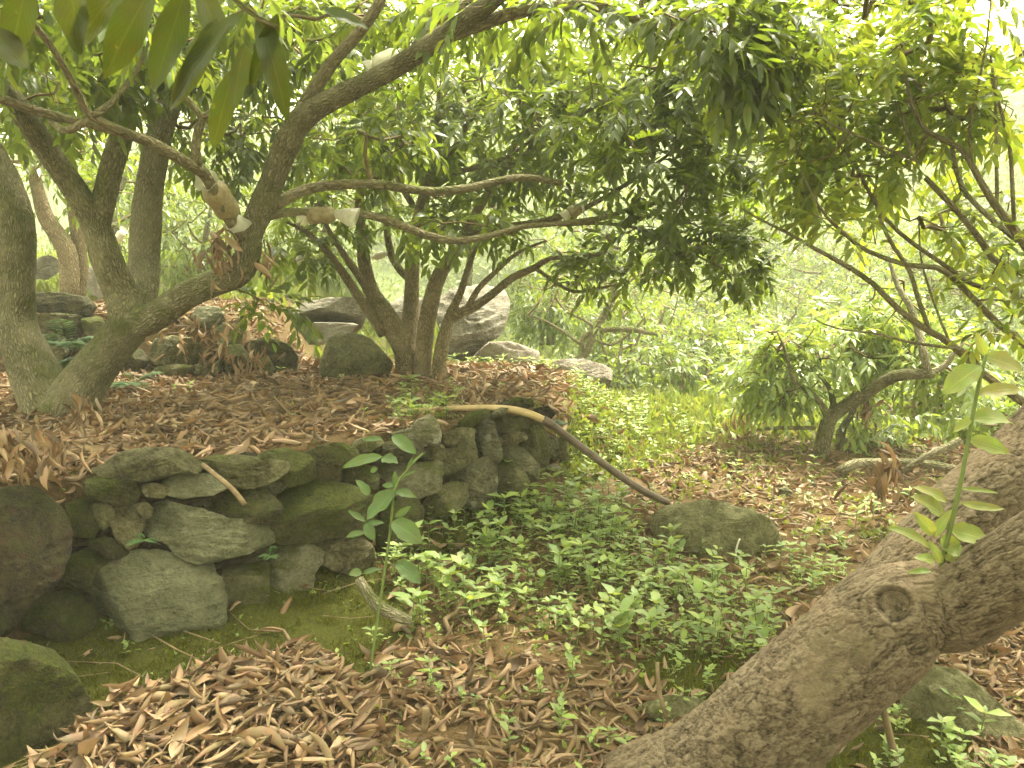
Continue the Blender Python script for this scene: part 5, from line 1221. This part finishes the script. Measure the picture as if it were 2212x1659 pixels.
for rank, i in enumerate(horder):
    B_, me, sm, lm = HV[hv[i]]
    if rank < 45:
        e = empty('herb_plant', HPn[i]); e.rotation_euler = (0, 0, hyaw[i]); e.scale = (hsc[i],) * 3
        tag(e, herb_label(hx[i], hy[i], hs_[i], hsc[i] * [.13,.11,.15,.09,.06,.12,.05,.10][hv[i]] > .095), 'herb', 'green herbs growing through the leaf litter')
        obj('stem', sm, e)
        for q in lm: obj('leaf', q, e)
    elif rank < 300:
        o = obj('herb_plant', me, None, HPn[i]); o.rotation_euler = (0, 0, hyaw[i]); o.scale = (hsc[i],) * 3
        tag(o, herb_label(hx[i], hy[i], hs_[i], hsc[i] * [.13,.11,.15,.09,.06,.12,.05,.10][hv[i]] > .095), 'herb', 'green herbs growing through the leaf litter')
    else:
        c, s_ = math.cos(hyaw[i]), math.sin(hyaw[i]); Rm = np.array(((c, -s_, 0), (s_, c, 0), (0, 0, 1)))
        for v, f, u, m_ in zip(B_.v, B_.f, B_.uv, B_.m):
            f0 = f - f.min(); hb.add(v @ Rm.T * hsc[i] + HPn[i], f0, u, int(m_[0]))
if hb.n: tag(obj('ground_cover', hb.mesh('ground_cover', [STEM, LEAF_HERB])), 'mass of small green herbs further back on slope and terrace', 'herbs', None, 'stuff')

# fine creeping green, bank grass, moss tufts
def tufts(n, box, dens, rg, per, L, W, mat, name, label, cat, up=1.0, spread=.03, simple=True):
    P, px, py, s = scatter(n, box, dens, rg); k = (px > -80) & (px < 2290) & (py < 1740); P = P[k]
    c = np.repeat(P, per, axis=0) + np.concatenate([rg.normal(0, spread, (len(P) * per, 2)), np.zeros((len(P) * per, 1))], 1)
    c[:, 2] = terrain(c[:, 0], c[:, 1]) + .002
    d = np.concatenate([rg.normal(0, .55, (len(c), 2)), np.full((len(c), 1), up)], 1)
    ll = L * rg.uniform(.5, 1.3, len(c))
    V, F = leaf_arrays(c, d, rg.normal(0, 1, (len(c), 3)), ll, ll * W, .25, .2, simple, rg)
    return tag(obj(name, mesh_arrays(name, V, F, True, mats=[mat])), label, cat, None, 'stuff')
tufts(15000, (-.2, 2.6, 4.2, 9.5), lambda px, py, s, P: np.where(inpoly(px, py, BANK), .85 * (.15 + .85 * (fbm(P * 2.4 + 3, 2) > -.12)), np.where(inpoly(px, py, SLOPE), .05, .0)), rgP, 4, .042, .7, LEAF_GRASS, 'bank_grass', 'bright green grass and creepers on the bank beside the wall end', 'grass', .8, .035)
tufts(12000, (-2.6, 3.2, 2.2, 8.5), lambda px, py, s, P: np.where(s < -.05, np.where(inpoly(px, py, SLOPE), .12, np.where(inpoly(px, py, HERB), .85, .30)), np.where(inpoly(px, py, GREENT) | inpoly(px, py, GREEN2), .8, .12 * (fbm(P * 1.4 + 5, 2) > .02) + .02)) * ~inpoly(px, py, HEAP) * (.3 + .7 * (fbm(P * 2.1, 2) > -.05)), rgP, 4, .03, .65, LEAF_HERB, 'creeping_plants', 'low creeping small leaved plants between the dry leaves', 'ground cover', .35, .035)
def dm(px, py, s, P):
    d = np.zeros(len(px))
    for q in MOSS_POLYS: d = np.maximum(d, inpoly(px, py, q) * .95)
    return d * ~inpoly(px, py, HEAP)
tufts(16000, (-2.2, 1.6, 2.0, 5.2), dm, rgP, 6, .030, .11, LEAF_MOSS, 'moss', 'fine bright moss on the bank at the foot of the wall', 'moss', 1.0, .016)
tufts(3500, (.6, 4.5, 6.0, 8.2), lambda px, py, s, P: np.where(s < -.3, .5 * sstep(6.0, 7.2, P[:, 1]), 0), rgP, 5, .10, .35, LEAF_GRASS, 'slope_grass', 'thin green weeds where the slope drops to the valley', 'grass', .9, .06)
tufts(9000, (-9, 9, 7.8, 26), lambda px, py, s, P: np.full(len(px), .9), rgP, 6, .17, .30, LEAF_GRASS, 'undergrowth', 'light green undergrowth behind the rocks and in the valley', 'undergrowth', .9, .16)

# fine dead twigs over the litter
tw = Buf(); P, px, py, s_ = scatter(1500, (-3.4, 3.0, 2.0, 7.5), lambda px, py, s, P: np.where(inpoly(px, py, HERB), .25, .5), rgL)
for p in P:
    L = rgL.uniform(.08, .38); a = rgL.uniform(0, 6.28); d = np.array((math.cos(a), math.sin(a), rgL.normal(0, .10))) * L
    pts = np.array([p - d * .5, p + rgL.normal(0, .015, 3), p + d * .5]); pts[:, 2] = np.maximum(pts[:, 2], terrain(pts[:, 0], pts[:, 1])) + rgL.uniform(.01, .045)
    r = rgL.uniform(.0012, .0032); tw.add(*tube(pts, [r, r * .9, r * .5], 5))
tag(obj('twig_litter', tw.mesh('twig_litter', [DRYTWIG])), 'fine dead twigs strewn over the dry leaves', 'twigs', None, 'stuff')

# ------------------------------------------------------------------ things on the terrace and in the branches
def pipe():
    e = empty('water_pipe', at(1185, 905, 4.75)); tag(e, 'bent plastic water pipe, yellow above and dark below, crossing the wall end', 'pipe')
    pts = [(850,889,4.52,4),(920,885,4.47,5),(990,882,4.42,6),(1050,881,4.38,7),(1100,884,4.36,8),(1140,893,4.36,8.3),(1184,913,4.37,8.5),(1240,954,4.39,8.5),(1300,999,4.41,8.5),(1350,1035,4.43,8.2),(1400,1066,4.45,8),(1445,1087,4.45,7)]
    W = np.array([np.append(at(a, b, Y), r / FPX * depth_at(a, b, Y)) for a, b, Y, r in pts]); S = catmull(W, .03)
    k = int(np.argmin(np.linalg.norm(S[:, :3] - W[6, :3], axis=1)))
    for nm, seg, mt, g_ in (('yellow_section', S[:k + 1], PVC_Y, 1), ('dark_section', S[k:], PVC_D, 1), ('joint', S[k - 1:k + 2], PVC_D, 1.18)):
        V, F, uv = tube(seg[:, :3], seg[:, 3] * g_, 14, .04, 6, 2.0); obj(nm, mesh_arrays(nm, V - np.asarray(e.location), F, True, uv, [mt]), e)
pipe()

def bag(label, a, b, Y, r, flare0, flare1, group='air layering bags tied round the branches', white=False, Y2=None, film=True):
    """moss bundle tied in clear film round a branch: a..b ends of the body in the photo, r its half thickness there"""
    Y2 = Y2 or Y; p, q = at(*a, Y), at(*b, Y2); d = q - p; rm = r / FPX * Y
    e = empty('air_layering_bag', p); tag(e, label, 'bag', group)
    t = np.linspace(0, 1, 17); k = np.sin(np.pi * (t * .92 + .04)) ** .45
    V, F, uv = tube(p + d * t[:, None], rm * k * (1 + .10 * np.sin(t * 9)), 20, .16, 7, r * 1.0)
    obj('moss_bundle', mesh_arrays('moss_bundle', V - p, F, True, uv, [BAG_WHITE if white else BAG_SOIL]), e)
    if film:
        for end, fl, s in ((p, flare0, -1), (q, flare1, 1)):
            if not fl: continue
            L = fl / FPX * Y; dd = norm(d) * s; t = np.linspace(0, 1, 9)
            pts = end - dd * rm * .2 + dd * (t * L)[:, None] + np.array((0, 0, -.25)) * (t ** 2 * L)[:, None]
            rr = rm * (.42 + .55 * t ** .7)
            V, F, uv = tube(pts, rr, 26, .5, 9, r * 2.0 + s, False)
            obj('film_skirt', mesh_arrays('film_skirt', V - p, F, True, uv, [BAG_FILM]), e)
            V, F, uv = tube(np.array([end - dd * rm * .15, end + dd * rm * .12]), [rm * .48, rm * .46], 16, 0, 6, 0, True); obj('tie', mesh_arrays('tie', V - p, F, True, uv, [BAG_WHITE]), e)
    return e
bag('clear plastic bag of brown moss tied on the thin limb left of the fork', (452,395), (502,470), 3.85, 29, 24, 26, Y2=4.0)
bag('straw coloured moss bag with a clear plastic end on the horizontal limb', (662,467), (726,463), 4.22, 20, 18, 46)
bag('bright white bag lying on top of the arching limb', (806,142), (862,116), 3.82, 19, 14, 0, white=True)
bag('small grey moss bag among the branches right of the middle', (1228,462), (1256,448), 5.0, 14, 14, 10)
bag('small white bag on a stem of the many stemmed tree', (806,556), (832,548), 6.2, 8, 5, 8, white=True)
bag('tiny pale bag behind the pale trunk', (254,520), (266,500), 6.6, 10, 0, 8, white=True)
bag('pale bag high among the upper left leaves', (492,58), (526,36), 5.0, 14, 8, 8, white=True)
bag('white bag near the top edge above the left trunks', (150,38), (164,22), 5.2, 10, 6, 0, white=True)
bag('small white bag on the far left stem', (84,206), (98,190), 6.0, 11, 6, 0, white=True)
bag('small grey bag under the drooping right branch', (1312,508), (1326,522), 5.2, 9, 8, 5)
bag('small brownish bag hanging below the horizontal limbs', (646,552), (652,574), 5.6, 9, 0, 12, white=True)

# clumps of dead leaves caught in branches
def dead_clump(label, px, py, Y, w, h, n, seed, L=.13):
    rg = np.random.default_rng(seed); c = at(px, py, Y); e = empty('dead_leaf_clump', c); tag(e, label, 'dead leaves')
    k = Y / FPX
    b = Buf()
    for i in range(n):
        v, f = DRY[rg.integers(0, len(DRY))]; s = L * rg.uniform(.7, 1.25)
        p = np.array((rg.normal(0, w * .35) * k, rg.normal(0, .05), rg.normal(0, h * .33) * k))
        m = euler_m(np.array(rg.uniform(0, 6.28)), np.array(rg.uniform(.6, 1.5)), np.array(rg.uniform(0, 6.28)))
        W = v @ m.T * s + p
        if i < 14:
            me = mesh_arrays('dry_leaf', W, f, True, mats=[LEAF_DRY]); obj('dry_leaf', me, e)
        else: b.add(W, f)
    if b.n: tag(obj('dry_leaves', b.mesh('dry_leaves', [LEAF_DRY]), e), kind='stuff')
    V, F, uv = tube(np.array([(0, 0, h * .6 * k), (.01, 0, 0), (0, 0, -h * .3 * k)]), [.004, .003, .002], 5); obj('twig', mesh_arrays('twig', V, F, True, uv, [DRYTWIG]), e)
dead_clump('bunch of dead brown leaves caught in the elbow of the forked tree limb', 478, 560, 4.0, 70, 80, 40, 81, .11)
dead_clump('dead brown leaves hanging right of the forked tree elbow', 572, 560, 4.15, 30, 70, 14, 82, .11)
dead_clump('long brown leaves hanging at the foot of the forked tree', 180, 900, 3.95, 80, 80, 26, 83, .12)
dead_clump('hanging fan of rust brown dead leaves behind the leaning trunk', 1905, 1040, 4.5, 100, 90, 26, 84, .16)
dead_clump('dead leaf bunch on a branch under the thick arching limb', 1868, 890, 6.0, 45, 45, 30, 85, .10)
dead_clump('heap of rust brown leaves on the slope edge', 1605, 930, 6.6, 80, 40, 44, 86, .13)
dead_clump('dry leaves and vines draped over the tumbledown wall', 385 + 60, 750, 5.75, 130, 90, 60, 87, .11)
dead_clump('dry brown leaves at the end of the tumbledown wall', 540, 780, 5.7, 60, 60, 30, 88, .11)
dead_clump('brown leaves hanging over the near end of the stone wall', 60, 1000, 2.92, 150, 80, 90, 89, .09)

# sticks
def stick(name, label, pts, mat=DRYTWIG, cat='stick', sides=8):
    e = at(*pts[0][:3]); o = empty(name, e); tag(o, label, cat)
    limb(o, pts, mat, pts[0][0] * .1, 'shaft', sides, .15); return o
stick('dead_stick', 'short dead stick leaning on the face of the stone wall', [(438,1004,3.2,5),(468,1028,3.12,5.5),(503,1058,3.08,6),(528,1090,3.05,6)])
stick('dead_root', 'curved bare root lying on the moss below the wall', [(776,1250,3.05,10),(800,1290,3.0,13),(830,1318,2.95,14),(872,1336,2.95,12),(890,1340,2.95,8)], BARK_A2)
stick('dead_stick', 'forked stick among the herbs', [(1000,1290,3.35,5),(985,1325,3.3,5),(962,1338,3.25,6),(975,1370,3.2,5),(1005,1425,3.1,5)])
stick('dead_stick', 'pale straight stick beside the wide boulder', [(1676,1152,4.4,5),(1715,1165,4.35,5),(1765,1183,4.3,4)], PVC_Y)
stick('dead_stick', 'long thin stick across the bottom of the picture', [(860,1615,2.5,3),(960,1612,2.52,5),(1080,1620,2.52,6),(1220,1635,2.5,6),(1330,1650,2.48,5)])
stick('dead_stick', 'grey twig crossing the leaf heap below the moss', [(640,1500,2.75,4),(700,1490,2.78,5),(760,1472,2.8,6),(810,1450,2.85,5)])
stick('dead_stick', 'thin twig lying on the big leaf heap', [(170,1560,2.5,5),(250,1590,2.48,6),(310,1620,2.45,5)])
stick('dead_stick', 'dark stick under the leaning trunk', [(1895,1480,2.5,7),(1915,1560,2.45,8),(1940,1670,2.4,8)], TWIG)
stick('dead_stick', 'upright grey twig beside the leaning trunk', [(1420,1430,2.7,4),(1425,1500,2.65,5),(1442,1552,2.6,6)])
stick('dead_stick', 'thin white peeled stick standing at the foot of the wide boulder', [(1587,1208,4.0,2),(1592,1180,4.0,2),(1598,1164,4.0,2)], BAG_WHITE)
stick('fallen_branch', 'fallen grey branch on the ground behind the hanging brown leaves', [(1812,1022,5.3,12),(1850,1000,5.3,11),(1900,1000,5.3,10),(1990,1000,5.3,9),(2060,1012,5.3,8),(2140,1010,5.3,7)], BARK_A2, 'branch', 12)
stick('fallen_branch', 'second fallen grey branch lying crosswise above the first', [(1950,1020,5.2,5),(2000,985,5.2,7),(2060,960,5.2,9),(2075,948,5.2,8)], BARK_A2, 'branch', 12)
stick('wooden_stake', 'short cut wooden stake with a pale top standing among the leaves', [(916,1580,2.52,7),(918,1555,2.52,8),(920,1530,2.52,8)], DRYTWIG, 'stake')
stick('dead_stick', 'twig lying on the terrace leaves behind the wall slabs', [(590,855,4.5,2),(640,905,4.2,3),(700,925,4.1,3),(760,918,4.1,2)], TWIG)

# the tall weed in front of the wall
def leafy(label, name, cat, stem_pts, leaves, mat, stem_mat, rpx):
    e = empty(name, at(*stem_pts[0][:3])); tag(e, label, cat)
    for s in [stem_pts] if not isinstance(stem_pts[0], list) else stem_pts: limb(e, s, stem_mat, 1, 'stem', 7, 0, .03)
    rg = np.random.default_rng(len(leaves))
    for k, (x0, y0, x1, y1, wpx, Y, f) in enumerate(leaves):
        me = big_leaf(at(x0, y0, Y), at(x1, y1, Y - .03 * f), wpx / FPX * Y, k, rg, mat, np.asarray(e.location)); obj('leaf', me, e)
    return e
b_ = lambda x, y: (610 + .337 * x, 813 + .337 * y)
WEED = []
for (x0, y0, x1, y1, w, f) in [(715,730,540,930,150,1),(700,930,900,1060,150,1),(720,740,860,760,60,0),(530,1000,400,1020,45,0),(535,940,590,1050,80,1),(530,930,420,860,45,0),(540,950,650,930,45,0),
                               (510,1260,420,1260,65,0),(520,1260,640,1230,45,0),(730,1190,890,1320,120,1),(640,510,370,570,75,0),(640,520,740,560,90,1),(700,380,860,490,90,1),(560,760,465,660,70,0),
                               (610,590,560,610,40,0),(715,700,640,700,40,0),(720,720,720,600,35,0),(725,900,830,830,45,0),(640,400,510,400,40,0),(740,660,860,600,20,0),(800,600,900,480,26,0),(800,610,830,520,22,0)]:
    WEED.append((*b_(x0, y0), *b_(x1, y1), w * .337, 2.88, f))
leafy('tall weed with large oval pale green leaves growing in front of the stone wall', 'tall_weed', 'weed', [(*b_(560, 1900), 2.85, 3), (*b_(650, 1280), 2.88, 3), (*b_(690, 1000), 2.88, 3), (*b_(722, 720), 2.88, 2.6), (*b_(800, 600), 2.88, 2), (*b_(900, 490), 2.88, 1.2)], WEED, LEAF_WEED, STEM, 3)
s6 = lambda x, y: (1355 + .387 * x, 1016.5 + .387 * y)
SH = []
for (x0, y0, x1, y1, w) in [(1765,240,1590,140,90),(1790,170,1600,80,60),(1720,360,1610,240,60),(1715,370,1815,210,55),(1700,430,1480,290,55),(1760,440,1860,400,110),(1800,330,2045,400,105),(1720,500,1600,490,55),(1800,500,1950,460,70),(1700,560,1570,560,30),(1860,185,2100,220,45),(1865,100,2080,120,25),
                            (1760,520,1690,400,40),(1780,500,1840,450,60)]:
    SH.append((*s6(x0, y0), *s6(x1, y1), w * .50, 2.18, 0))
SH += [(2120, 790, 2035, 850, 55, 2.15, 0), (2128, 770, 2215, 800, 50, 2.15, 0), (2112, 850, 2215, 835, 34, 2.15, 0), (2100, 900, 2200, 905, 46, 2.15, 0), (2098, 905, 2060, 935, 20, 2.15, 0), (2092, 950, 2185, 975, 40, 2.15, 0), (2130,770,2110,720,20,2.15,0)]
leafy('upright green shoot with pale yellow green leaves sprouting from the fork of the leaning trunk', 'trunk_shoot', 'shoot', [(2030, 1235, 2.22, 6), (2045, 1172, 2.18, 5.5), (2068, 1075, 2.16, 5), (2085, 990, 2.15, 4.5), (2105, 880, 2.15, 4), (2122, 800, 2.15, 4), (2132, 765, 2.15, 2.5)], SH, LEAF_SHOOT, STEM, 6)

# ferns
def fern(label, px, py, Y, n, size, seed):
    rg = np.random.default_rng(seed); e = empty('fern', at(px, py, Y)); tag(e, label, 'fern')
    for k in range(n):
        a = rg.uniform(0, 6.28); out = np.array((math.cos(a), math.sin(a) * .6 - .4, .5)); L = size * rg.uniform(.7, 1.2)
        t = np.linspace(.1, 1, 16); p = norm(out) * (t * L)[:, None] + np.array((0, 0, -.45)) * (t ** 2 * L)[:, None]
        ax = norm(np.gradient(p, axis=0)); side = norm(np.cross(ax, (0, 0, 1.0)))
        P = np.concatenate([p, p]); D = np.concatenate([side + ax * .4, -side + ax * .4]); ln = np.tile(L * .26 * np.sin(np.pi * (t * .85 + .12)) + .004, 2)
        V, F = leaf_arrays(P, D, np.tile((0, 0, 1.0), (32, 1)), ln, ln * .42, .15, .1, True, rg)
        obj('frond', mesh_arrays('frond', V, F, True, mats=[LEAF_FERN]), e)
fern('bushy dark fern between the two leaning trunks', 150, 745, 5.0, 16, .30, 91)
fern('dark fern behind the foot of the forked trunk', 115, 790, 5.0, 12, .26, 92)
fern('low fern right of the forked trunk base', 290, 830, 5.2, 9, .22, 96)
fern('tiny fern growing from the wall beside the big pale stone', 312, 1166, 2.95, 4, .07, 93)
fern('tiny fern above the lichen spotted wall stone', 585, 1200, 3.2, 4, .06, 94)
fern('small dark fern at the end of the wall under the pipe', 1225, 915, 4.75, 6, .13, 95)

# ------------------------------------------------------------------ humid air
hv_ = np.array([(x, y, z) for z in (-12.0, 75.0) for y in (-160.0, 1100.0) for x in (-900.0, 900.0)])
hf_ = np.array([(0, 2, 3, 1), (4, 5, 7, 6), (0, 1, 5, 4), (2, 6, 7, 3), (0, 4, 6, 2), (1, 3, 7, 5)])
hm = bpy.data.materials.new('humid_air'); hm.use_nodes = True; hm.node_tree.nodes.clear()
pv = hm.node_tree.nodes.new('ShaderNodeVolumePrincipled'); ho = hm.node_tree.nodes.new('ShaderNodeOutputMaterial')
pv.inputs['Color'].default_value = (0.96, 0.98, 0.86, 1); pv.inputs['Density'].default_value = 0.0048; pv.inputs['Anisotropy'].default_value = 0.2
hm.node_tree.links.new(pv.outputs[0], ho.inputs['Volume'])
tag(obj('haze', mesh_arrays('haze', hv_, hf_, False, mats=[hm])), 'thin pale humid haze filling the valley air', 'haze', None, 'stuff')
